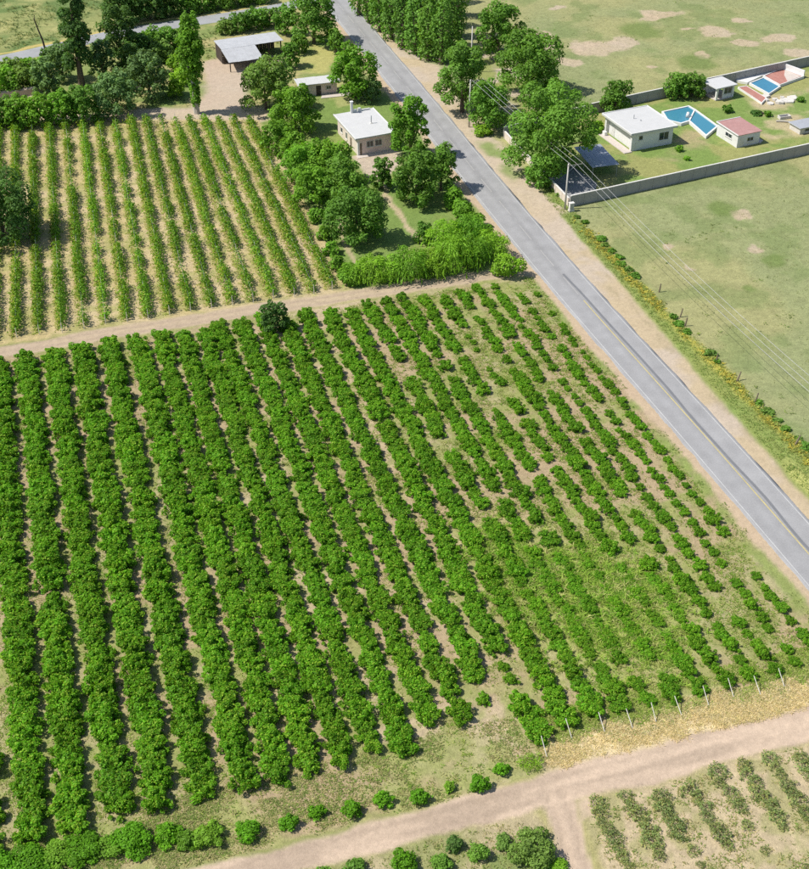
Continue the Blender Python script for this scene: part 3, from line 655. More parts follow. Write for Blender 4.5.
# row-end posts of the orchard, leaning back into the rows
pm = MB().tube([(0, 0, -0.15), (0, 0, 2.25)], [0.05, 0.045], 6).mesh('end_post', M['post'])
for k, (u, v) in enumerate([(547, 757), (572, 739), (605, 733), (633, 729), (656.5, 723), (682, 716), (709, 706), (734, 698), (761, 695.5), (785, 688)]):
    x, y = G(u, v); o = link_mesh('end_post', pm, None, (x, y, gz(x, y))); o.rotation_euler = (-0.80 + 0.08 * math.sin(k * 2.1), 0.04 * math.cos(k * 3.3), A + 0.1)
    tag(o, 'pale leaning row-end post, %s from the left along the straw verge' % ordw(k + 1), 'post', 'row-end posts')

# young bushes between the orchard and the farm track, and south of it
def bush(name, label, u, v, h, wd, col='orchard', group=None, kind='bush', cat='bush', leaf=None, dens=1.0):
    return tree(name, label, u, v, h, wd, kind, col, cat, group, leaf=leaf, dens=dens)
g1 = 'young bushes lining the farm track'
for k, (u, v, h, wd) in enumerate([(4, 869, 1.8, 4.0), (32, 864, 1.7, 5.0), (57, 859, 1.4, 4.4), (82, 852, 1.6, 4.8), (108, 850, 1.2, 4.2), (133, 842, 1.9, 5.0), (166, 838, 1.4, 3.4), (187, 843, 1.1, 2.8), (210, 840, 1.7, 3.6), (249, 835, 1.6, 3.3), (291, 826, 1.5, 2.3), (318, 815, 1.4, 2.1), (352, 813, 1.6, 2.4), (384, 803, 1.6, 2.2), (418, 800, 1.7, 2.3), (449, 789, 1.1, 1.5), (480, 788, 1.7, 2.3), (502, 772, 1.3, 1.9)]):
    bush('track_bush', 'small round bush beside the dirt track below the orchard, %s from the left' % ordw(k + 1), u, v, h, wd, 'orchard' if k not in (2, 4, 7, 8, 15) else 'vine', g1, leaf=0.24)
g2 = 'bushes south of the farm track'
for k, (u, v, h, wd, c) in enumerate([(322, 878, 1.4, 2.2, 'mid'), (357, 872, 1.6, 2.6, 'mid'), (404, 865, 1.8, 2.8, 'orchard'), (440, 868, 1.6, 2.6, 'mid'), (454, 848, 1.5, 2.1, 'dark'), (479, 855, 1.7, 2.4, 'mid')]):
    bush('track_bush', 'round bush below the dirt track at the bottom edge, %s from the left' % ordw(k + 1), u, v, h, wd, c, g2, leaf=0.24)
bush('wide_shrub', 'largest wide shrub at the bottom, left of the track fork', 531, 853, 2.9, 5.4, 'olive', leaf=0.26)
bush('low_shrub', 'low green shrub at the bottom edge under the wide shrub', 556, 872, 1.0, 3.4, 'lime', leaf=0.22)
bush('low_shrub', 'low pale shrub just left of the wide shrub', 503, 846, 1.3, 2.2, 'olive', leaf=0.22)
bush('grass_tussock', 'bright lime grass tussock at the left end of the straw verge', 531, 764, 0.8, 2.6, 'lime', kind='willow', cat='grass', leaf=0.2)
# south-eastern field: ragged grey-green vines in rows
rg = np.random.RandomState(77); g3 = 'ragged vines below the farm track'
VB = []
for i in range(4):
    L = crown_lobes(rg, 0.95, 2.5, 'bush'); P, N, S, C = lobes_leaves(rg, L, 430, 0.20, GREEN['dull'], up=0.9, jitter=0.6, var=0.35, tips=(0.36, 0.38, 0.12)); VB.append((leaves_mesh('crown', P, N, S, C, rg, .5), trunk_mesh(rg, 1.0, 1.6, L, 'bush')))
for k, c0 in enumerate([41.7, 45.2, 48.3, 51.8, 55.2, 58.2, 61.3, 64.4, 67.4]):
    r = 70.2; n_ = 0
    while r > 52:
        d = 70.2 - r; pk = 0.96 if d < 7.0 + 1.5 * math.sin(k * 2.7) else 0.45
        x, y = xy(c0 + rg.uniform(-.3, .3), r)
        u, v, s_ = seen(x, y, .4)
        if rg.rand() < pk and u < 825 and v < 885:
            n_ += 1; i = rg.randint(4); root = empty('ragged_vine', (x, y, gz(x, y) - .02), rg.uniform(0, 6.28)); s = rg.uniform(.6, 1.1) * (1 if d < 7 else .72); root.scale = (s, s, s * rg.uniform(.8, 1.1))
            tag(root, 'ragged olive-green vine, %s down from the track, %s row right of the fork' % (ordw(n_), ordw(k + 1)), 'vine', g3)
            link_mesh('crown', VB[i][0], root); link_mesh('trunk', VB[i][1], root)
        r -= rg.uniform(0.95, 1.25) if d < 7 else rg.uniform(1.2, 2.0)

# ------------------------------------------------------------------ upper vineyard
rgv = np.random.RandomState(5); vpost = MB().tube([(0, 0, -.2), (0, 0, 1.75)], [0.06, 0.05], 5).mesh('post', M['post'])
vine_rows = []
cb = [-21.6, -18.3, -15.0, -11.7, -8.3, -4.9, -1.4, 2.0, 5.4, 8.75, 12.05, 15.5, 18.9, 22.3, 25.7, 29.1, 32.5, 35.9, 39.2, 42.4]
for k, c0 in enumerate(cb):
    kk = 0.043 * float(sstep(46, 10, c0)) + 0.012
    r0 = 177.6 + rgv.uniform(-.3, .4); r1 = vtop(c0 + kk * 85) - 0.6
    path = lambda r: c0 + kk * (r - 177)
    if -25 < c0 < -19: r1 = min(r1, 214)
    n = int((r1 - r0) * 100); t = r0 + (r1 - r0) * rgv.rand(n)
    clump = fbm(np.full(n, c0 * 7.0), t, 3.2, 15, 3); okm = rgv.rand(n) < sstep(0.24, 0.55, clump) * 0.95 + 0.10
    t = t[okm]; n = len(t); clump = clump[okm]
    hh = 0.75 + 1.15 * clump; zz = rgv.uniform(0.12, 1.0, n) ** 0.8 * hh * 1.25; off = rgv.normal(0, 0.46, n) * (1.2 - 0.4 * zz / hh) * (0.6 + clump) + (fbm(t, np.full(n, c0), 5, 8, 2) - .5) * 0.5
    px = np.array([path(q) for q in t]) + off; X, Y = px * CA - t * SA, px * SA + t * CA
    xm, ym = xy(path(r0), r0)
    P = np.stack([X - xm, Y - ym, zz], 1); N = rgv.normal(0, .6, (n, 3)); N[:, 0] += off * 1.5; N[:, 2] += .6
    C = np.array(GREEN['vine'])[None] * rgv.uniform(.7, 1.3, (n, 1)); yt = (rgv.rand(n) < 0.24 * (off < 0.0))[:, None] * 1.0; C = C * (1 - yt) + np.array(GREEN['yellow'])[None] * yt
    root = empty('vine_row', (xm, ym, gz(xm, ym))); vine_rows.append(root)
    side = cb.index(c0)
    tag(root, 'trellised vine row in the upper straw-coloured vineyard, %s from its garden side' % ordw(len(cb) - side), 'vine row', 'rows of the upper vineyard')
    link_mesh('vine_foliage', leaves_mesh('vine_foliage', P, N, 0.36 * rgv.uniform(.6, 1.4, n), C, rgv, .7), root)
    for q in np.arange(r0 - 0.4, r1 + 0.5, (r1 - r0 + 0.8) / 9.0):
        x, y = xy(path(q), q); link_mesh('post', vpost, root, (x - xm, y - ym, 0))
    wm = MB(); a_ = xy(path(r0), r0); b_ = xy(path(r1), r1); wm.tube([(a_[0] - xm, a_[1] - ym, 1.5), (b_[0] - xm, b_[1] - ym, 1.5)], 0.012, 4); wm.build('wire', M['steel'], root)

# ------------------------------------------------------------------ trees and shrubs
T = tree
T('tall_tree', 'tallest loose dark tree at the top left, cut by the top edge', 82, 86, 23, 9.0, 'loose', 'dark')
dt = empty('dead_tree', (*G(46, 52), 0)); tag(dt, 'bare leaning dead trunk at the top left beside the side road', 'dead tree')
MB().tube([(0, 0, -.2), (-.35, .2, 2.6), (-1.1, .3, 5.6), (-1.5, .2, 7.6), (-1.3, .1, 8.9)], [.26, .22, .17, .13, .05], 7).build('trunk', M['deadwood'], dt)
m = MB().tube([(-1.2, .3, 5.9), (-.6, .1, 6.5), (-.2, 0, 7.3)], [.08, .06, .02], 5); m.tube([(-1.5, .2, 7.6), (-1.9, .4, 8.1)], [.07, .02], 5); m.build('branch', M['deadwood'], dt)
T('dark_tree', 'dense dark tree between the tall loose tree and the columnar poplar', 123, 63, 14, 8.5, 'round', 'dark')
T('willow_tree', 'grey-green willow in front of the low adobe wall', 48, 100, 10, 6.0, 'round', 'grey')
T('willow_tree', 'grey-green willow left of the tall loose tree, behind the others', 64, 80, 8.5, 6.5, 'round', 'grey')
T('willow_tree', 'grey-green willow just right of the tall loose tree', 104, 80, 9.5, 6.0, 'round', 'grey')
T('willow_tree', 'grey-green tree with bare lower trunk shading the small lawn', 151, 99, 10.5, 9.0, 'round', 'grey')
T('willow_tree', 'broad grey-green bushy tree at the top edge of the vineyard', 118, 114, 9.5, 10.0, 'round', 'grey')
T('willow_tree', 'dark grey-green tree filling in behind the broad bushy one', 133, 80, 9, 6.0, 'round', 'dark')
hg = 'rounded hedge bushes above the vineyard'
for k, (u, v, h, wd, c) in enumerate([(3, 125, 6.0, 6.5, 'mid'), (20, 126, 6.5, 6.5, 'bright'), (39, 125, 6.5, 7.0, 'bright'), (64, 123, 7.0, 6.5, 'bright'), (84, 121, 8.0, 7.5, 'mid')]):
    T('hedge_bush', 'rounded green hedge bush at the vineyard top left, %s from the left' % ordw(k + 1), u, v, h, wd, 'round', c, 'bush', hg)
for k, (u, v, h, wd, c) in enumerate([(5, 92, 5.5, 8, 'bright'), (24, 90, 5.5, 7, 'olive'), (36, 80, 5, 7, 'bright'), (14, 78, 4.5, 7, 'olive'), (52, 66, 4.5, 5, 'grey')]):
    T('wild_shrub', 'wild green shrub behind the adobe wall at far left, %s of its thicket' % ['front left', 'front right', 'middle right', 'back left', 'rearmost'][k], u, v, h, wd, 'round', c, 'shrub', 'thicket behind the adobe wall')
for k, (u, v, h, wd, c) in enumerate([(140, 62, 6.5, 7, 'dark'), (152, 54, 6, 7.5, 'mid'), (166, 50, 5.5, 7, 'mid'), (160, 60, 4.5, 7, 'olive'), (180, 48, 4.5, 6, 'olive'), (180, 70, 3.6, 6, 'lime'), (176, 96, 4.0, 4.0, 'lime'), (182, 84, 3.4, 5, 'lime')]):
    T('wild_shrub', '%s shrub beside the columnar poplar, %s' % ({'dark': 'dark', 'mid': 'green', 'olive': 'olive', 'lime': 'light green'}[c], ['leftmost of the row by the side road', 'second of the row by the side road', 'third of the row by the side road', 'in front of the roadside row', 'rightmost of the row by the side road', 'furthest back on the grass', 'next to the dirt yard', 'in the middle of the grass'][k]), u, v, h, wd, 'round', c, 'shrub', 'shrubs left of the columnar poplar')
T('columnar_poplar', 'tall columnar poplar with pale trunk standing at the vineyard edge', 197, 113, 21.0, 8.2, 'column', 'bright', mat='palebark', dens=1.2)
for k, (u, v, h, wd) in enumerate([(118, 24, 8, 8), (134, 21, 8.5, 8), (150, 18.5, 8, 8), (166, 16, 7.5, 8), (182, 13.5, 7, 7.5), (200, 10, 5, 8), (220, 7, 4.5, 8), (240, 4, 4, 8), (260, 1, 4, 8)]):
    T('hedgerow_tree', 'dark hedgerow tree beyond the side road, %s from the left along the top edge' % ordw(k + 1), u, v, h, wd, 'round', 'dark' if k < 4 else 'mid', 'tree', 'hedgerow beyond the side road')
for k, (u, v, h, wd, c) in enumerate([(226, 33, 3.4, 5, 'olive'), (241, 31, 4.4, 6, 'mid'), (256, 28, 4.8, 6, 'mid'), (270, 25, 4.2, 5.5, 'mid'), (286, 34, 7, 6, 'mid')]):
    T('barn_shrub', 'green shrub behind the open barn, %s from the left' % ordw(k + 1), u, v, h, wd, 'round', c, 'shrub', 'shrubs behind the barn')
T('broad_tree', 'large dark green tree at the top edge left of the paved road', 314, 43, 13.5, 11.5, 'round', 'poplar')
T('garden_tree', 'small green tree on the dry grass behind the shed', 291, 67, 6, 4.6, 'round', 'mid')
T('garden_tree', 'smallest green tree on the dry grass, under the large dark tree', 299, 53, 4.4, 4.6, 'round', 'mid')
T('garden_tree', 'slim green tree on the dry grass beside the paved road', 336, 53, 6.0, 4.0, 'round', 'mid')
T('olive_tree', 'wide olive-green tree between the barn yard and the shed', 266, 109, 11, 12.0, 'round', 'olive')
T('garden_tree', 'bright green round tree between the shed and the paved road', 355, 98, 12.0, 10.0, 'round', 'bright')
T('garden_shrub', 'small greyish shrub at the foot of the tree behind the house', 371, 101, 5.0, 4.5, 'round', 'grey', 'shrub')
T('garden_tree', 'bright green round tree left of the white roofed house, below the shed', 296, 131, 9.6, 10.0, 'round', 'bright')
T('garden_tree', 'upright light green tree between the pink house and the road', 410, 157, 13.0, 8.2, 'round', 'bright')
for k, (u, v, h, wd, c) in enumerate([(278, 150, 6.2, 6.5, 'bright'), (293, 162, 6.0, 6.0, 'bright'), (303, 180, 7.5, 8.0, 'bright'), (330, 182, 8.5, 9.5, 'bright'), (312, 203, 7.5, 7.5, 'bright'), (343, 203, 9.0, 9.0, 'mid')]):
    T('garden_bush', 'dense green bush along the vineyard side of the garden, %s from the top' % ordw(k + 1), u, v, h, wd, 'round', c, 'bush', 'bushes between garden and vineyard')
T('lawn_tree', 'round green tree with visible trunk casting shade on the garden lawn', 356, 241, 10, 11.0, 'round', 'mid')
T('garden_shrub', 'narrow dark shrub in front of the pink house', 382, 188, 6.2, 4.4, 'round', 'mid', 'shrub')
T('lawn_tree', 'green tree in the middle of the garden right of the path', 416, 203, 10.5, 8.6, 'round', 'mid')
T('lawn_tree', 'green tree by the roadside edge of the garden', 441, 190, 9.0, 7.0, 'round', 'mid')
for k, (u, v, h, wd) in enumerate([(454, 206, 4.6, 5.0), (463, 217, 4.0, 4.6), (473, 228, 3.8, 4.6), (483, 240, 3.6, 4.4)]):
    T('roadside_bush', 'low bush of the garden edge along the paved road, %s from the top' % ordw(k + 1), u, v, h, wd, 'bush', 'bright', 'bush', 'garden edge bushes')
T('garden_shrub', 'small dark shrub on the lawn at the end of the garden path', 424, 242, 4.6, 4.0, 'bush', 'mid', 'shrub')
for k, (u, v, h, wd) in enumerate([(353, 281, 3.2, 5.0), (371, 280, 4.6, 5.6), (391, 279, 4.0, 5.2), (411, 277, 5.4, 6.2), (432, 274, 4.6, 5.6), (452, 269, 6.4, 6.8), (472, 263, 5.4, 6.0), (489, 256, 5.0, 5.8), (446, 250, 5.8, 6.2), (467, 245, 5.8, 6.2)]):
    T('weeping_shrub', 'feathery bright green weeping shrub above the middle track, %s' % (ordw(k + 1) + ' from the left in front' if k < 8 else ['left', 'right'][k - 8] + ' one of the two behind'), u, v, h, wd, 'willow', 'lime' if k % 3 else 'bright', 'shrub', 'weeping shrubs above the middle track')
T('corner_bush', 'light green bush at the corner of the middle track and paved road', 508, 275, 4.6, 6.0, 'bush', 'lime', 'bush')
for k, (u, v, h, wd) in enumerate([(318, 222, 3.4, 3.4), (324, 238, 3.0, 3.2), (331, 254, 3.0, 3.2), (338, 270, 3.0, 3.4), (346, 284, 2.8, 3.4)]):
    T('border_bush', 'low bush bordering the garden next to the last vine row, %s from the top' % ordw(k + 1), u, v, h, wd, 'bush', 'bright', 'bush', 'garden border bushes')
T('track_shrub', 'dark round shrub standing on the edge of the middle track', 275, 330, 5.0, 4.6, 'round', 'dark', 'shrub')
T('shade_tree', 'dark round tree inside the vineyard at the left edge', 4, 238, 12.0, 13.0, 'round', 'dark')
# poplar plantation
gp = 'poplar plantation right of the road'
for k, (u, v) in enumerate([(359, 15), (369, 23), (380, 31), (391, 39), (403, 47), (415, 54), (428, 60), (441, 64), (376, 10), (391, 19), (406, 28), (421, 37), (436, 46), (451, 53), (408, 6), (424, 16), (440, 27), (456, 37), (440, 4), (460, 16)]):
    rw = 'front' if k < 8 else 'second' if k < 14 else 'third' if k < 18 else 'rear'; nn = k + 1 - (0 if k < 8 else 8 if k < 14 else 14 if k < 18 else 18)
    T('plantation_poplar', 'dense dark poplar of the roadside plantation, %s from the left in the %s line' % (ordw(nn), rw), u, v, 14.5 + (k * 7 % 5) * .5, 6.2, 'poplar', 'poplar', 'tree', gp, dens=0.8)
# east side of the road
T('roadside_tree', 'round green tree at the top edge beside the open pasture', 498, 55, 12.5, 11.0, 'round', 'mid')
T('roadside_tree', 'tall green tree by the road with the utility pole in front', 462, 112, 15.5, 10.5, 'round', 'poplar')
T('roadside_tree', 'smaller dark green tree right of the utility pole', 488, 128, 10.5, 9.0, 'round', 'mid')
T('roadside_tree', 'wide green tree above the big one, left of the bare pasture patches', 530, 94, 13.5, 15.0, 'round', 'mid', dens=1.1)
T('big_tree', 'biggest bright green tree overhanging the compound wall', 549, 175, 18.5, 16.5, 'round', 'mid', dens=1.5)
T('wall_shrub', 'leafy shrub spilling over the road side wall below the big tree', 541, 186, 5.5, 6.0, 'round', 'mid', 'shrub')
T('wall_shrub', 'low light shrub on the grass beside the road near the pole', 481, 134, 2.2, 5.0, 'bush', 'lime', 'shrub')
T('compound_tree', 'round green tree at the far wall behind the white house', 615, 113, 7.4, 7.0, 'round', 'mid')
T('compound_shrub', 'left of two touching shrubs at the far wall', 676, 98, 5.6, 5.6, 'round', 'mid', 'shrub')
T('compound_shrub', 'right of two touching shrubs at the far wall', 692, 96, 5.2, 5.6, 'round', 'mid', 'shrub')
T('compound_shrub', 'light green shrub on the lawn left of the white house', 597, 131, 2.6, 4.6, 'bush', 'lime', 'shrub')
for k, (u, v, h, wd, c, lb) in enumerate([(679, 151, 1.5, 1.9, 'bright', 'small green shrub on the lawn before the pool'), (686.5, 160, 1.2, 1.5, 'bright', 'small green shrub nearest to the near compound wall'), (727, 112, 1.9, 2.8, 'mid', 'dark shrub below the white pavilion'), (768, 116, 1.5, 2.0, 'bright', 'green shrub among debris below the red basin'), (756, 114, 0.9, 3.2, 'dark', 'dark low shrub among debris below the red basin'), (800, 101, 1.1, 2.4, 'mid', 'low shrub at the right edge near the rubble')]):
    T('lawn_shrub', lb, u, v, h, wd, 'bush', c, 'shrub')

# ------------------------------------------------------------------ weeds and grass (nobody could count them)
def tufts(name, pts, hgt, spread, cols, label, cat, nb=5, seed=0, wide=0.3):
    rng = np.random.RandomState(seed); pts = np.asarray(pts); n = len(pts)
    if not n: return
    B = np.repeat(pts, nb, 0); m = len(B); a = rng.uniform(0, 6.283, m); hh = np.repeat(hgt * rng.uniform(.6, 1.3, n), nb) * rng.uniform(.6, 1.1, m); sp = spread * rng.uniform(.2, 1.1, m)
    D = np.stack([np.cos(a), np.sin(a), np.zeros(m)], 1); UP = np.array([[0, 0, 1.0]]); lean = rng.uniform(.35, .9, (m, 1))
    Tn = D * (1 - .5 * lean) + UP * lean; Nn = UP * (1.15 - .5 * lean) - D * lean * .6 + rng.normal(0, .25, (m, 3))
    P = B + D * sp[:, None] * .8 + UP * (hh * .42)[:, None]
    ck = np.array(cols)[rng.randint(len(cols), size=n)] * rng.uniform(.8, 1.2, (n, 1)); C = np.repeat(ck, nb, 0) * rng.uniform(.85, 1.15, (m, 1))
    tag(link_mesh(name, leaves_mesh(name, P, Nn, hh * 1.15 + .08, C, rng, wide, 'grass', Tn)), label, cat, kind='stuff')
rw = np.random.RandomState(99)
def scatter(n, c0, c1, r0, r1, fn):
    c = rw.uniform(c0, c1, n); r = rw.uniform(r0, r1, n); ok = rw.rand(n) < fn(c, r); c, r = c[ok], r[ok]
    x, y = c * CA - r * SA, c * SA + r * CA; i = np.clip(np.round((x + 128) / STEP).astype(int), 0, nx - 1); j = np.clip(np.round((y - 56) / STEP).astype(int), 0, ny - 1)
    k = keep[i, j]; return np.stack([x, y, ZZ[i, j]], 1)[k]
def rowness(c):
    return np.exp(-(np.min(np.abs(c[:, None] - np.array(ROWS)[None]), 1) / 0.8) ** 2)
WG = [(0.27, 0.37, 0.07), (0.34, 0.40, 0.10), (0.22, 0.35, 0.055), (0.45, 0.43, 0.18)]
p1 = scatter(90000, -18, 75.5, 77, 171.5, lambda c, r: 0.85 * sstep(.46, .62, fbm(c, r, 4.5, 91, 3)) * (0.5 + 0.5 * sstep(30, 60, c)) + 0.12 * sstep(20, 5, c) + 0.06 + 0.5 * sstep(40, 56, c) * rowness(c) * sstep(.36, .55, fbm(c, r, 6, 111, 3)))
tufts('orchard_weeds', p1, 0.21, 0.36, WG, 'green weeds sprouting between the orchard rows', 'weeds', 6, 1)
p2 = scatter(28000, 36, 72, 80, 128, lambda c, r: np.clip(1.0 * np.exp(-(((c - 54) / 8.0) ** 2 + ((r - 95) / 11) ** 2)) + 0.6 * np.exp(-(((c - 46) / 5) ** 2 + ((r - 106) / 9) ** 2)) - 0.12, 0, 1) * (0.3 + 0.9 * sstep(.38, .58, fbm(c, r, 5, 95, 3))))
tufts('tall_weeds', p2, 0.74, 0.5, [(0.29, 0.45, 0.06), (0.36, 0.48, 0.085), (0.25, 0.43, 0.055), (0.50, 0.52, 0.18)], 'tall yellow-green weeds overgrowing the orchard near the straw verge', 'weeds', 11, 2, 0.10)
p3 = scatter(15000, 39, 76, 75.0, 81.0, lambda c, r: (0.18 + 0.7 * sstep(.4, .6, fbm(c, r, 3, 97, 2))) * sstep(74.9, 76.3, r + 1.6 * (fbm(c, r, 4, 5, 2) - .5)) * sstep(80.2, 78.8, r + 2 * (fbm(c, r, 4, 6, 2) - .5)))
pg = scatter(9000, 39, 76, 78.0, 83.0, lambda c, r: 0.75 * sstep(.34, .52, fbm(c, r, 3.5, 131, 3)) * sstep(78.0, 79.4, r))
tufts('row_end_weeds', pg, 0.30, 0.4, [(0.30, 0.42, 0.07), (0.36, 0.45, 0.10), (0.44, 0.46, 0.16)], 'green weeds around the row-end posts', 'weeds', 7, 13, 0.2)
tufts('straw_grass', p3, 0.26, 0.40, [(0.80, 0.67, 0.38), (0.72, 0.60, 0.32), (0.82, 0.71, 0.45), (0.60, 0.54, 0.25)], 'dry straw-coloured grass along the farm track', 'grass', 7, 3, 0.13)
def vergef(c, r):
    d = c - road_c(r); return np.where((d > np.interp(r, [95, 125, 150, 190], [5.8, 7.0, 8.0, 8.8])) & (d < 11.6), 0.75, 0) + np.where((d < -4.9) & (d > -6.8), 0.5, 0) * (r < 170) * sstep(.42, .58, fbm(c, r, 5, 98, 2))
p4 = scatter(26000, 74, 96, 84, 212, vergef)
tufts('verge_grass', p4, 0.20, 0.40, [(0.22, 0.32, 0.075), (0.26, 0.34, 0.09), (0.32, 0.36, 0.11)], 'green grass along both sides of the paved road', 'grass', 5, 4)
p5 = scatter(7000, 88, 96, 112, 190, lambda c, r: np.exp(-((c - road_c(r) - 10.7) / 0.75) ** 2) * sstep(.36, .55, fbm(c, r, 7, 21, 3)))
tufts('yellow_flowers', p5, 0.42, 0.36, [(0.56, 0.48, 0.08), (0.46, 0.44, 0.09), (0.34, 0.38, 0.09), (0.28, 0.35, 0.08)], 'yellow flowering weeds along the old pasture fence', 'flowers', 5, 5)
def vgr(c, r):
    v = np.zeros_like(c)
    for c0 in cb:
        kk = 0.043 * float(sstep(46, 10, c0)) + 0.012; v = np.maximum(v, np.exp(-((c - c0 - kk * (r - 177) + 0.70) / 0.38) ** 2))
    return v * (r < vtop(c) - 1) * 0.9
p6 = scatter(90000, -24, 45, 177.5, 268, vgr)
tufts('vineyard_grass', p6, 0.24, 0.34, [(0.40, 0.45, 0.10), (0.34, 0.42, 0.08), (0.46, 0.46, 0.15)], 'yellow-green grass lines at the foot of the vine rows', 'grass', 5, 6)
p7 = scatter(9000, 40, 70, 52, 70.5, lambda c, r: 0.5 * sstep(.45, .6, fbm(c, r, 3, 99, 3)) + .04)
p7 = np.concatenate([p7, scatter(5000, -20, 36, 56, 71, lambda c, r: 0.8 * sstep(.35, .55, fbm(c, r, 4, 100, 3))), scatter(16000, -20, 38, 75.3, 83.5, lambda c, r: (0.45 + .4 * sstep(20, 0, c)) * sstep(.36, .54, fbm(c, r, 4, 103, 3)))])
tufts('track_grass', p7, 0.20, 0.36, [(0.28, 0.34, 0.10), (0.38, 0.38, 0.15), (0.22, 0.32, 0.07), (0.48, 0.43, 0.21)], 'short patchy grass beside the farm track', 'grass', 5, 7)
p8 = scatter(30000, 92, 200, 90, 300, lambda c, r: 0.22 + 0.5 * sstep(.55, .7, fbm(c, r, 9, 101, 3)))
p8 = p8[[not (29 < x < 100 and 212 < y < 292 and poly_sd(CP, np.array([[x]]), np.array([[y]]))[0, 0] > -1) for x, y, _ in p8]] if len(p8) else p8
tufts('pasture_weeds', scatter(6000, 93, 200, 90, 300, lambda c, r: 0.9 * sstep(.60, .70, fbm(c, r, 6, 141, 3)) * ((r < 180) | (r > 268) | (c < 80))), 0.3, 0.5, [(0.20, 0.29, 0.07), (0.25, 0.32, 0.09)], 'scattered green weeds in the open pasture', 'weeds', 6, 18)
tufts('pasture_grass', p8, 0.15, 0.42, [(0.31, 0.35, 0.14), (0.36, 0.37, 0.16), (0.27, 0.33, 0.12)], 'short grass of the open pasture', 'grass', 4, 8)
p9 = scatter(16000, -20, 60, 250, 350, lambda c, r: 0.55 * sstep(.45, .62, fbm(c, r, 8, 102, 3)) * (r > vtop(c) + 6))
sdd = line_d(SIDE, p9[:, 0:1], p9[:, 1:2])[:, 0] > 4.2
dyd = np.array([min(gcol[min(nx - 1, max(0, int((x + 128) / STEP))), min(ny - 1, max(0, int((y - 56) / STEP)))][0], 1) < 0.4 for x, y, _ in p9])
tufts('scrub_grass', p9[sdd & dyd], 0.5, 0.6, [(0.19, 0.25, 0.08), (0.28, 0.30, 0.10), (0.14, 0.21, 0.07)], 'rough scrub grass around the farmyard and beyond the side road', 'grass', 5, 9)
# low shrubs along the old pasture fence
rf = np.random.RandomState(31); k = 0
for r in np.arange(116, 207, 2.3):
    if rf.rand() < (0.35 if r < 165 else 0.85):
        k += 1; x, y = xy(float(road_c(r)) + 11.6 + rf.uniform(-.5, .5), r)
        T('fence_shrub', 'low dark shrub along the pasture fence line, %s counted from the bottom' % ordw(k), 0, 0, rf.uniform(.5, .9), rf.uniform(1.2, 2.6), 'bush', 'mid' if rf.rand() < .5 else 'olive', 'shrub', 'low shrubs along the pasture fence', xyz=(x, y))

# ------------------------------------------------------------------ old fence posts
fp = MB().tube([(0, 0, -.2), (.03, 0, .8), (.02, .02, 1.55)], [.13, .12, .09], 6).mesh('fence_post', M['oldpost'])
for k, (u, v, tx, ty) in enumerate([(659, 292, .1, .1), (680, 317, .16, .22), (685, 326, -.1, .1), (716, 362, .1, .05), (737, 381, .2, .35), (755, 402, .1, .2), (795, 445, .25, .6)]):
    x, y = G(u, v); o = link_mesh('fence_post', fp, None, (x, y, gz(x, y))); o.rotation_euler = (-ty * .5, ty, tx)
    tag(o, 'leaning old wooden fence post at the pasture edge, %s from the top' % ordw(k + 1), 'fence post', 'old pasture fence posts')

# ------------------------------------------------------------------ houses
def win(parent, x0, x1, z0, z1, y, axis='x', sign=-1, dark='glass', mull=1):
    """window: a recessed pane with a proud frame, on the wall plane y (axis x) or x (axis y)"""
    d = 0.06 * sign; t = 0.09
    def bx(m, a0, a1, b0, b1, c0, c1):
        c0, c1 = min(c0, c1), max(c0, c1)
        if axis == 'x': m.box(a0, a1, c0, c1, b0, b1)
        else: m.box(c0, c1, a0, a1, b0, b1)
    m = MB(); bx(m, x0, x1, z0, z0 + t, y - d, y + d); bx(m, x0, x1, z1 - t, z1, y - d, y + d); bx(m, x0, x0 + t, z0 + t, z1 - t, y - d, y + d); bx(m, x1 - t, x1, z0 + t, z1 - t, y - d, y + d)
    for i in range(mull):
        q = x0 + (x1 - x0) * (i + 1) / (mull + 1); bx(m, q - .03, q + .03, z0 + t, z1 - t, y - d, y + d)
    f = m.build('window', M['frame'], parent)
    m = MB(); bx(m, x0 + t, x1 - t, z0 + t, z1 - t, y - d * .4, y + d * .3); m.build('pane', M[dark], f)
    m = MB(); bx(m, x0 - .08, x1 + .08, z0 - .09, z0 - .005, y - d, y + d * 2.2); m.build('sill', M['frame'], f)
    return f
# pink house with white roof
H1 = empty('pink_house', (-8.0, 242.2, 0), math.radians(22)); tag(H1, 'small pink house with flat white roof and chimney in the garden', 'house')
hx, hy, hz = 3.75, 6.0, 3.6
MB().box(-hx, hx, -hy, -hy + .25, -.2, hz).build('front_wall', M['pink'], H1); MB().box(-hx, hx, hy - .25, hy, -.2, hz).build('back_wall', M['pink'], H1)
MB().box(-hx, -hx + .25, -hy + .25, hy - .25, -.2, hz).build('side_wall', M['cream'], H1); MB().box(hx - .25, hx, -hy + .25, hy - .25, -.2, hz).build('side_wall', M['pink'], H1)  # left wall cream: sunlight on the pink plaster is put into its colour
MB().box(-hx - .06, -hx + .34, -hy - .06, -hy + .34, -.2, hz - .002).build('corner_pillar', M['white'], H1); MB().box(hx - .22, hx + .05, -hy - .05, -hy + .24, -.2, hz - .002).build('corner_pillar', M['cream'], H1)
rf1 = MB().prism([(-hx - .75, -hy - .65), (hx + .55, -hy - .65), (hx + .55, hy + .5), (-hx - .75, hy + .5)], [3.602, 3.72, 3.86, 3.74], [3.80, 3.92, 4.06, 3.94]).build('roof', M['whiteroof'], H1)
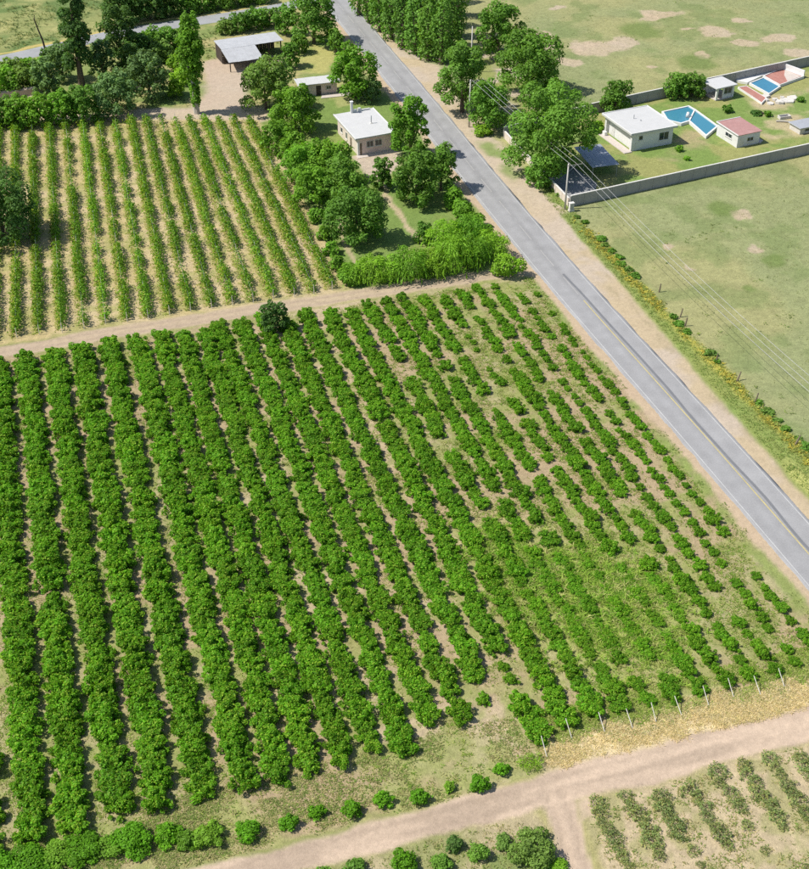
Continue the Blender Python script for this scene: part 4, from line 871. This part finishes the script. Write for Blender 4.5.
m = MB(); m.prism([(-hx - .75, -hy - .65), (hx + .55, -hy - .65), (hx + .55, -hy - .5), (-hx - .75, -hy - .5)], [3.81, 3.93, 3.93, 3.81], [3.90, 4.02, 4.02, 3.90]); m.prism([(hx + .4, -hy - .5), (hx + .55, -hy - .5), (hx + .55, hy + .5), (hx + .4, hy + .5)], [3.93, 3.93, 4.06, 4.06], [4.02, 4.02, 4.16, 4.16]); m.prism([(-hx - .75, -hy - .5), (-hx - .6, -hy - .5), (-hx - .6, hy + .5), (-hx - .75, hy + .5)], [3.81, 3.81, 3.94, 3.94], [3.90, 3.90, 4.04, 4.04]); m.build('roof_edge', M['white'], rf1)
ch = MB().box(-.9, -.45, hy - .35, hy + .1, 4.0, 6.3).box(-1.0, -.35, hy - .45, hy + .2, 6.3, 6.42).build('chimney', M['white'], rf1, .02)
m = MB(); m.box(-.4, .5, hy - .15, hy + .1, 4.0, 4.6); m.box(.7, 1.3, hy - .2, hy + .15, 4.0, 4.75); m.box(1.3, 3.3, hy - .15, hy + .1, 4.0, 4.4); m.build('parapet', M['white'], rf1, .015)
MB().tube([(1.15, -.6, 3.85), (1.15, -.6, 5.2), (1.2, -.5, 5.5)], .11, 8).build('vent_pipe', M['steel'], rf1); MB().box(.85, 1.45, -.9, -.3, 3.8, 4.05).build('vent_base', M['cap'], rf1)
win(H1, -1.95, -.45, 1.45, 2.75, -hy, mull=1); win(H1, -.15, 1.35, 1.45, 2.75, -hy, mull=1)
dr = MB().box(-3.3, -2.95, -hy - .05, -hy + .02, 0, 2.5).build('downpipe', M['oldpost'], H1)
d = MB().box(-hx - .04, -hx + .05, -2.4, -1.5, -.1, 2.2).build('door', M['oldpost'], H1); MB().box(-hx - .09, -hx - .04, -1.68, -1.6, .95, 1.1).build('handle', M['steel'], d)
win(H1, .2, 1.1, .9, 2.3, -hx, axis='y', mull=0); win(H1, 3.0, 4.1, 1.1, 2.2, -hx, axis='y', mull=0)
MB().box(-hx - .5, hx + .3, -hy - 1.3, -hy - .02, -.2, .05).build('doorstep', M['slab'], H1)
# pink shed
S1 = empty('garden_shed', (-19.2, 268.6, 0), math.radians(17)); tag(S1, 'small pink shed with white sheet roof behind the house', 'shed')
MB().box(-4.1, 4.1, -1.5, -1.3, -.2, 2.6).build('front_wall', M['pink'], S1); MB().box(-4.1, 4.1, 1.4, 1.6, -.2, 2.6).build('back_wall', M['pink'], S1); MB().box(-4.1, -3.9, -1.3, 1.4, -.2, 2.6).build('side_wall', M['pink'], S1); MB().box(3.9, 4.1, -1.3, 1.4, -.2, 2.6).build('side_wall', M['pink'], S1)
m = MB()
for i in range(4): m.prism([(-4.7 + i * 2.4, -2.0), (-4.7 + (i + 1) * 2.4 - .02, -2.0), (-4.7 + (i + 1) * 2.4 - .02, 2.0), (-4.7 + i * 2.4, 2.0)], [2.602 + .03 * (i % 2)] * 2 + [2.76 + .03 * (i % 2)] * 2, [2.74 + .03 * (i % 2)] * 2 + [2.90 + .03 * (i % 2)] * 2)
m.build('roof', M['whiteroof'], S1)
d = MB().box(-.6, .5, -1.56, -1.49, -.1, 2.1).build('door', M['darkwood'], S1); MB().box(.3, .38, -1.61, -1.56, 1.0, 1.15).build('handle', M['steel'], d)
win(S1, 1.6, 2.8, 1.1, 1.9, -1.5, mull=1)
p = [G(321, 98.5), G(351, 95.5), G(350.5, 92), G(322, 95)]
o = MB().prism([(q[0], q[1]) for q in p], -.15, .10).build('concrete_terrace', M['slab']); tag(o, 'pale concrete strip in front of the pink shed', 'terrace')
# open barn
B1 = empty('open_barn', (-36.4, 291.3, 0), math.radians(24)); tag(B1, 'open timber barn with pale metal roof beside the dirt yard', 'barn')
mr_ = []
def sheets(parent, x0, x1, y0, y1, zf, zb, n, mat, th=.05, name='roof_sheet', sag=0.0):
    for i in range(n):
        a = x0 + (x1 - x0) * i / n; b = x0 + (x1 - x0) * (i + 1) / n - .012; dz = .018 * (i % 2)
        m = MB(); m.prism([(a, y0), (b, y0), (b, y1), (a, y1)], [zf + dz - sag * math.sin(math.pi * i / n)] * 2 + [zb + dz] * 2, [zf + dz + th - sag * math.sin(math.pi * i / n)] * 2 + [zb + dz + th] * 2); m.build(name, mat, parent)
rb = MB().box(-7.2, 7.2, 2.75, 2.9, 3.52, 3.68).box(-7.2, 7.2, -2.6, -2.45, 3.38, 3.52).build('roof_beam', M['darkwood'], B1)
sheets(B1, -7.5, 7.6, -2.9, 3.1, 3.53, 3.69, 15, M['palesheet'])
sheets(B1, -7.6, .6, -8.6, -2.92, 2.35, 3.5, 8, M['palesheet'], sag=.12)
pst = MB().box(-.12, .12, -.12, .12, -.2, 3.375).mesh('post', M['darkwood']); ps2 = MB().box(-.1, .1, -.1, .1, -.2, 2.28).mesh('post', M['darkwood'])
for x in (-7, -2.2, .6, 4, 7): link_mesh('post', pst, B1, (x, -2.52, 0))
for x in (-7.2, -3.5, .2): link_mesh('post', ps2, B1, (x, -8.1, 0))
m = MB()
for i in range(30): m.box(-7.2 + i * .48, -7.2 + i * .48 + .45, 2.92 + .02 * (i % 2), 2.98 + .02 * (i % 2), -.2, 3.5)
m.build('back_boards', M['darkwood'], B1)
m = MB()
for i in range(11): m.box(.74, .82 + .02 * (i % 2), -2.3 + i * .46, -2.3 + i * .46 + .43, -.2, 3.4)
m.build('side_boards', M['darkwood'], B1)
m = MB()
for i in range(11): m.box(-7.3, -7.24 + .02 * (i % 2), -2.3 + i * .46, -2.3 + i * .46 + .43, -.2, 3.4)
m.build('side_boards', M['darkwood'], B1)
# adobe wall on the left
a, b = G(-22, 100.5), G(36, 93.5)
m = MB(); n = 16; rs = np.random.RandomState(4); ring = []
for i in range(n + 1):
    t = i / n; x = a[0] + (b[0] - a[0]) * t; y = a[1] + (b[1] - a[1]) * t; h = 1.55 + rs.uniform(-.12, .12); wd_ = .75
    m.v += [(x, y - wd_, -.2), (x, y - wd_ * .8, h - .25 + rs.uniform(-.06, .06)), (x, y - .2, h), (x, y + .4, h - .03), (x, y + .75, -.2)]
for i in range(n):
    k = i * 5; m.f += [(k + j, k + 5 + j, k + 6 + j, k + 1 + j) for j in range(4)]
m.f += [(0, 1, 2, 3, 4), tuple(n * 5 + j for j in (4, 3, 2, 1, 0))]
tag(m.build('adobe_wall', M['adobe']), 'low weathered adobe wall at the left edge above the hedge', 'wall')

# compound walls: precast panels between posts
def panel_wall(name, label, a, b, h, pw, face, cap, th=.16, group=None, pitch=3.0):
    a = np.array(a); b = np.array(b); L = float(np.hypot(*(b - a))); ang = math.atan2(b[1] - a[1], b[0] - a[0]); n = max(1, int(round(L / pitch))); st = L / n
    root = empty(name, (a[0], a[1], 0), ang); tag(root, label, 'wall', group)
    pmesh = MB().box(.13, st - .13, -th / 2, th / 2, -.2, h).mesh('panel', face); cmesh = MB().box(.03, st - .03, -th / 2 - .07, th / 2 + .07, h + .002, h + .13).mesh('coping', cap); pom = MB().box(-.12, .12, -th / 2 - .06, th / 2 + .06, -.2, h - .004).mesh('post', face)
    for i in range(n):
        link_mesh('panel', pmesh, root, (i * st, 0, .012 * math.sin(i * 5.1))); link_mesh('coping', cmesh, root, (i * st, 0, .012 * math.sin(i * 5.1)))
    for i in range(n + 1): link_mesh('post', pom, root, (i * st, 0, 0))
    return root
panel_wall('compound_wall', 'long grey concrete compound wall bordering the near pasture', (30.6, 212.6), (88.5, 239.8), 2.15, 3.0, M['concrete'], M['cap'])
panel_wall('compound_wall', 'dark concrete compound wall on the far side behind the pools', (39.5, 256.6), (103.5, 290.5), 2.15, 3.0, M['concrete'], M['cap'])
panel_wall('compound_wall', 'cream plastered wall of the compound facing the paved road', (20.5, 243.6), (30.3, 212.9), 1.5, 3.0, M['cream'], M['cap'])
panel_wall('compound_wall', 'short concrete wall hidden by trees at the back corner', (20.4, 244.6), (39.0, 256.4), 2.0, 3.0, M['concrete'], M['cap'])
# white house
H2 = empty('white_house', (47.8, 244.0, 0), math.radians(23)); tag(H2, 'white box house with flat white roof on the compound lawn', 'house')
hx, hy, hz = 4.75, 5.2, 3.6
MB().box(-hx, hx, -hy, -hy + .25, -.2, hz).build('front_wall', M['white'], H2); MB().box(-hx, hx, hy - .25, hy, -.2, hz).build('back_wall', M['white'], H2); MB().box(hx - .25, hx, -hy + .25, hy - .25, -.2, hz).build('side_wall', M['white'], H2)
MB().box(-hx + .5, -hx + .75, -hy + .25, hy - .25, -.2, hz).build('side_wall', M['white'], H2)
for y0 in (-hy - .05, hy - .55): MB().box(-hx - .12, -hx + .48, y0, y0 + .6, -.2, hz - .004).build('pillar', M['white'], H2, .01)
MB().box(-hx + .9, -hx + 1.15, -hy - .05, -hy - .002, -.2, hz - .004).build('pilaster', M['white'], H2)
rf2 = MB().prism([(-hx - .75, -hy - .6), (hx + .6, -hy - .6), (hx + .6, hy + .6), (-hx - .75, hy + .6)], 3.602, 3.92).build('roof', M['whiteroof'], H2)
m = MB(); X0, X1, Y0, Y1 = -hx - .75, hx + .6, -hy - .6, hy + .6; m.box(X0, X1, Y0, Y0 + .18, 3.922, 4.03); m.box(X0, X1, Y1 - .18, Y1, 3.922, 4.03); m.box(X0, X0 + .18, Y0 + .18, Y1 - .18, 3.922, 4.03); m.box(X1 - .18, X1, Y0 + .18, Y1 - .18, 3.922, 4.03); m.build('roof_edge', M['white'], rf2)
MB().tube([(-.9, .9, 3.9), (-.9, .9, 4.75)], .09, 8).build('vent_pipe', M['steel'], rf2); MB().tube([(-.2, -.6, 3.9), (-.2, -.6, 4.15)], .12, 8).build('vent_pipe', M['steel'], rf2)
win(H2, -3.3, -2.3, 2.0, 3.0, -hy, mull=0); win(H2, 1.5, 3.8, 1.15, 2.9, -hy, mull=1)
d = MB().box(-hx + .44, -hx + .52, 2.2, 3.2, -.1, 2.2).build('door', M['frame'], H2); MB().box(-hx + .38, -hx + .44, 2.3, 2.38, 1, 1.12).build('handle', M['steel'], d)
MB().box(-hx - 1.9, -hx - .14, -hy - .6, hy - .5, -.15, .12).build('porch', M['slab'], H2)
MB().box(-hx - 1.2, -hx - .6, hy - 2.0, hy - 1.0, .122, .9).build('barbecue', M['white'], H2, .03)
# carport
K1 = empty('carport', (37.2, 229.2, 0), math.radians(16)); tag(K1, 'carport with blue-grey sheet roof beside the white house', 'carport')
sheets(K1, -2.7, 2.9, -4.6, 4.7, 2.5, 2.75, 7, M['bluesheet'])
kp = MB().tube([(0, 0, -.2), (0, 0, 2.5)], .06, 6).mesh('post', M['steel'])
for x in (-2.4, 2.6):
    for y in (-4.3, 0, 4.4): link_mesh('post', kp, K1, (x, y, .05 * (y > 0)))
o = MB().prism([G(546, 182), (31.0, 214.2), (35.6, 216.6), (36.8, 222.5), (32.6, 231)], -.15, .06).build('paved_yard', M['yard']); tag(o, kind='structure')
# pavilion
PV = empty('pavilion', (68.7, 266.9, 0), math.radians(28)); tag(PV, 'white open pavilion with flat roof near the far compound wall', 'pavilion')
MB().box(-2.4, 2.4, -2.3, 2.3, -.15, .15).build('floor', M['slab'], PV)
MB().prism([(-2.9, -2.7), (2.9, -2.7), (2.9, 2.7), (-2.9, 2.7)], 2.7, 2.95).build('roof', M['whiteroof'], PV, .03)
for x in (-2.2, 2.2):
    for y in (-2.1, 2.1): MB().box(x - .22, x + .22, y - .22, y + .22, .152, 2.698).build('pillar', M['white'], PV)
MB().box(-.3, 1.98, -2.15, -1.98, .152, .9).build('low_wall', M['white'], PV); MB().box(-1.98, 1.98, 1.98, 2.15, .152, 2.69).build('back_wall', M['white'], PV); MB().box(-.55, -.3, -2.2, -1.95, .152, 2.69).build('pillar', M['white'], PV)
win(PV, -.25, 1.9, .95, 2.5, -2.06, mull=1)
# pools
def basin(root, pts, h, rim, floor_mat, water=None, rim_mat='white', z_in=None, name='basin_floor'):
    """raised basin: rim walls round the corners pts (plan, ccw), floor or water inside"""
    P = [np.array(p, float) for p in pts]; c = sum(P) / len(P); n = len(P)
    Q = [p + (c - p) / np.linalg.norm(c - p) * rim for p in P]
    m = MB(); i = 0
    for ring, z in ((P, -.2), (P, h), (Q, h), (Q, -.1)): m.v += [(q[0], q[1], z) for q in ring]
    for k in range(3): m.f += [(k * n + j, k * n + (j + 1) % n, (k + 1) * n + (j + 1) % n, (k + 1) * n + j) for j in range(n)]
    m.build('rim', M[rim_mat], root)
    z_in = z_in if z_in is not None else h - .25
    MB().prism([tuple(q + (c - q) * .002) for q in Q], -.15, z_in).build('water' if water else name, M[water or floor_mat], root)
def loc(pts, o): return [(p[0] - o[0], p[1] - o[1]) for p in pts]
o0 = (60.0, 252.5); PL = empty('swimming_pool', (*o0, 0)); tag(PL, 'raised L-shaped swimming pool with turquoise water beside the pink-roofed hut', 'pool')
z7 = lambda L: [G(600 + a / 6.74, 50 + b / 6.74, .6) for a, b in L]
def inset(pts, d):
    P = [np.array(p, float) for p in pts]; out = []
    for i in range(len(P)):
        e1 = P[i] - P[i - 1]; e2 = P[(i + 1) % len(P)] - P[i]; n1 = np.array([-e1[1], e1[0]]) / np.linalg.norm(e1); n2 = np.array([-e2[1], e2[0]]) / np.linalg.norm(e2); b = n1 + n2
        out.append(P[i] + b * (d / max(.35, b @ n1)) )
    return out
PO = loc(z7([(415, 412), (450, 470), (548, 494), (600, 478), (716, 580), (800, 510), (648, 400), (600, 372)]), o0); PI = inset(PO, .38); n = len(PO); m = MB()
for ring, z in ((PO, -.2), (PO, .6), (PI, .6), (PI, -.1)): m.v += [(q[0], q[1], z) for q in ring]
for k in range(3): m.f += [(k * n + j, k * n + (j + 1) % n, (k + 1) * n + (j + 1) % n, (k + 1) * n + j) for j in range(n)]
m.build('rim', M['white'], PL)
MB().prism([tuple(q) for q in PI], -.15, .1).build('basin_floor', M['bluepaint'], PL); MB().prism([tuple(q) for q in inset(PO, .384)], .3, .42).build('water', M['water'], PL)
q0, q1 = np.array(PI[3]), np.array(PI[6]); t_ = (q1 - q0) / np.linalg.norm(q1 - q0); n_ = np.array([-t_[1], t_[0]]) * .16
MB().prism([tuple(q0 - n_), tuple(q0 + n_), tuple(q1 + n_), tuple(q1 - n_)][::-1], .1, .61).build('divider', M['white'], PL)
MB().tube([(-.3, 1.2, .4), (-.3, 1.2, 1.5)], [.5, .28], 10).build('fountain', M['white'], PL, smooth=True)
o0 = (80.5, 272.0); P2 = empty('pool_terrace', (*o0, 0)); tag(P2, 'stepped terrace with red basin, blue pool and white rims by the far wall', 'pool')
basin(P2, loc([(73.9, 270.8), (77.2, 261.6), (78.9, 264.3), (76.0, 271.6)], o0), .45, .28, 'redtile', z_in=.36)
basin(P2, loc([(76.9, 273.0), (79.9, 266.6), (83.5, 271.0), (80.9, 276.4)], o0), .55, .35, 'bluepaint', z_in=.40)
basin(P2, loc([(80.9, 277.2), (83.4, 271.6), (90.2, 277.0), (86.3, 282.2)], o0), .6, .35, 'redtile', z_in=.45)
MB().prism(loc([(85.9, 277.9), (85.7, 273.95), (89.4, 277.1), (86.8, 280.9)], o0), .451, .50).build('grey_deck', M['slab'], P2)
MB().prism(loc([(74.3, 274.6), (76.6, 273.3), (80.6, 277.3), (85.6, 282.0), (78.4, 280.4)], o0), -.15, .5).build('white_deck', M['white'], P2)
m = MB().prism(loc([(86.2, 282.25), (90.1, 277.2), (90.35, 277.4), (86.45, 282.5)], o0), -.1, 1.7); m.build('parapet', M['white'], P2)
rs = np.random.RandomState(8)
for k, (u, v) in enumerate([(765, 97), (767, 101), (770, 104), (775, 100), (779, 103), (782, 98), (787, 101), (792, 99)]):
    x, y = G(u, v); s = rs.uniform(.45, 1.0) * (1.7 if k in (6, 7) else 1); n = 7; pts = [(s * (1 + rs.uniform(-.3, .3)) * math.cos(6.283 * i / n), s * (.8 + rs.uniform(-.3, .3)) * math.sin(6.283 * i / n)) for i in range(n)]
    o = MB().prism(pts, -.15, [rs.uniform(.25, .6) for _ in range(n)]).build('rubble_block', M['rubble'], None, .05); o.location = (x, y, 0)
    tag(o, 'pale broken concrete block below the blue pool, %s from the left' % ordw(k + 1), 'rubble', 'rubble below the pool terrace')
# hut with pink roof
H3 = empty('pool_hut', (68.0, 243.3, 0), math.radians(24)); tag(H3, 'small white hut with faded red roof beside the swimming pool', 'hut')
hx, hy, hz = 2.7, 3.5, 2.6
MB().box(-hx, hx, -hy, -hy + .2, -.2, hz).build('front_wall', M['white'], H3); MB().box(-hx, hx, hy - .2, hy, -.2, hz).build('back_wall', M['white'], H3)
for s in (-1, 1): MB().box(min(s * hx, s * (hx - .2)), max(s * hx, s * (hx - .2)), -hy + .2, hy - .2, -.2, hz).build('side_wall', M['white'], H3)
r3 = MB().prism([(-hx - .25, -hy - .25), (hx + .25, -hy - .25), (hx + .25, hy + .25), (-hx - .25, hy + .25)], [2.602, 2.66, 2.78, 2.72], [2.70, 2.76, 2.88, 2.82]).build('roof', M['pinkroof'], H3)
m = MB(); m.prism([(-hx - .27, -hy - .25), (-hx - .13, -hy - .25), (-hx - .13, hy + .25), (-hx - .27, hy + .25)], [2.6, 2.6, 2.72, 2.72], [2.78, 2.78, 2.92, 2.92]); m.prism([(-hx - .13, hy + .12), (hx + .25, hy + .12), (hx + .25, hy + .27), (-hx - .13, hy + .27)], [2.7, 2.76, 2.76, 2.7], [2.92, 2.96, 2.96, 2.92]); m.build('roof_rim', M['white'], r3)
win(H3, -1.6, .6, 1.1, 2.0, -hx, axis='y', mull=1); win(H3, -.4, 1.2, .9, 1.8, -hy, mull=1)
d = MB().box(-2.1, -1.2, -hy - .05, -hy + .02, -.1, 2.0).build('door', M['frame'], H3); MB().box(-1.36, -1.28, -hy - .1, -hy - .05, .9, 1.05).build('handle', M['steel'], d)
MB().prism([(hx + .1, -hy - .3), (hx + 1.5, -hy + .5), (hx + 1.4, 1.0), (hx + .1, 2.2)], -.15, .2).build('steps', M['slab'], H3)
# concrete trough and low grey outbuilding at the right edge
x, y = G(784, 118); o = empty('water_trough', (x, y, 0), .3); tag(o, 'small grey concrete trough on the dry compound grass', 'trough')
m = MB(); m.box(-1.3, 1.3, -.6, -.45, -.15, .6); m.box(-1.3, 1.3, .45, .6, -.15, .6); m.box(-1.3, -1.15, -.45, .45, -.15, .6); m.box(1.15, 1.3, -.45, .45, -.15, .6); m.build('trough_wall', M['rubble'], o, .02); MB().box(-1.15, 1.15, -.45, .45, -.1, .2).build('trough_floor', M['concrete'], o)
x, y = G(806, 129); o = empty('pump_house', (x, y, 0), math.radians(24)); tag(o, 'low grey outbuilding with dark openings cut by the right edge', 'outbuilding')
MB().box(-3.0, 3.4, -1.7, 1.7, -.15, 1.25).build('wall', M['rubble'], o); MB().box(-3.3, 3.7, -2.0, 2.0, 1.252, 1.42).build('roof', M['sheet'], o, .02); win(o, -1.9, -.6, .35, 1.1, -1.7, mull=0); win(o, .5, 1.8, .35, 1.1, -1.7, mull=0)
for k, (u, v) in enumerate([(758, 113.5), (783, 122)]):
    x, y = G(u, v); o = MB().tube([(-1.4, .2, .18), (.2, 0, .22), (1.5, -.3, .16)], [.2, .24, .16], 7).build('fallen_log', M['deadwood'] if k == 0 else M['palebark']); o.location = (x, y, 0)
    tag(o, ['dark log lying on the dry grass below the red basin', 'pale log lying in front of the concrete trough'][k], 'log')

# ------------------------------------------------------------------ utility poles and cables
def pole(name, label, x, y, h, rz, arm=True):
    r = empty(name, (x, y, 0), rz); tag(r, label, 'utility pole', 'utility poles along the road')
    MB().tube([(0, 0, -.3), (0, 0, h)], [.19, .12], 10).build('shaft', M['pole'], r, smooth=True)
    if arm:
        a = MB().box(-.35, 2.75, -.16, -.125, h - .42, h - .30).build('crossarm', M['steel'], r); MB().tube([(.0, -.14, h - 1.5), (1.5, -.14, h - .42)], .03, 5).build('brace', M['steel'], a)
        for q in (.25, 1.4, 2.6): MB().tube([(q, -.14, h - .30), (q, -.14, h - .22), (q, -.14, h - .14), (q, -.14, h - .06)], [.04, .075, .05, .07], 8).build('insulator', M['insul'], r)
    return r
pd = np.array([13.5, -38.3]); pd = pd / np.linalg.norm(pd); rzp = math.atan2(pd[1], pd[0]) + math.pi / 2
pw2 = np.array([29.55, 211.6]); pw1 = np.array(G(469, 127)); pw3 = pw2 + pd * 95.0; PH = 9.0
pole('utility_pole', 'concrete utility pole at the road corner of the compound wall', *pw2, PH, rzp); pole('utility_pole', 'concrete utility pole in front of the tall roadside tree', *pw1, 10.2, rzp)
pole('utility_pole', 'next concrete utility pole further down the road verge', *pw3, PH, rzp)
x, y = G(471, 72); pole('utility_pole', 'slim pole rising behind the roadside tree near the poplars', x, y, 10.5, rzp, False)
ax = np.array([math.cos(rzp), math.sin(rzp)])
for k, q in enumerate((.25, 1.4, 2.6)):
    m = MB(); pts = []
    for (A0, hA), (B0, hB) in (((pw1, 10.2), (pw2, PH)), ((pw2, PH), (pw3, PH))):
        a = A0 + ax * q; b = B0 + ax * q; sag = 0.9 * (np.linalg.norm(b - a) / 95) ** 2 * 1.6
        for t in np.linspace(0, 1, 15): pts.append((a[0] + (b[0] - a[0]) * t, a[1] + (b[1] - a[1]) * t, hA - .05 + (hB - hA) * t - 4 * sag * t * (1 - t)))
        if B0 is pw2: pts.pop()
    m.tube(pts, 0.024, 5); tag(m.build('power_cable', M['cable']), 'overhead power cable along the road, %s' % ['nearest to the road', 'middle of three', 'farthest from the road'][k], 'cable', 'overhead power cables')
x, y = G(571, 211); o = empty('meter_cabinet', (x, y, 0), rzp); tag(o, 'pale metering cabinet at the foot of the corner utility pole', 'cabinet')
MB().box(-.5, .5, -.35, .35, -.15, .35).build('plinth', M['rubble'], o); b_ = MB().box(-.42, .42, -.28, .28, .352, 1.6).build('body', M['cap'], o, .02); MB().box(-.5, .5, -.36, .36, 1.602, 1.72).build('cover', M['cap'], o, .02); MB().box(-.34, .34, -.30, -.282, .45, 1.45).build('door', M['steel'], o)
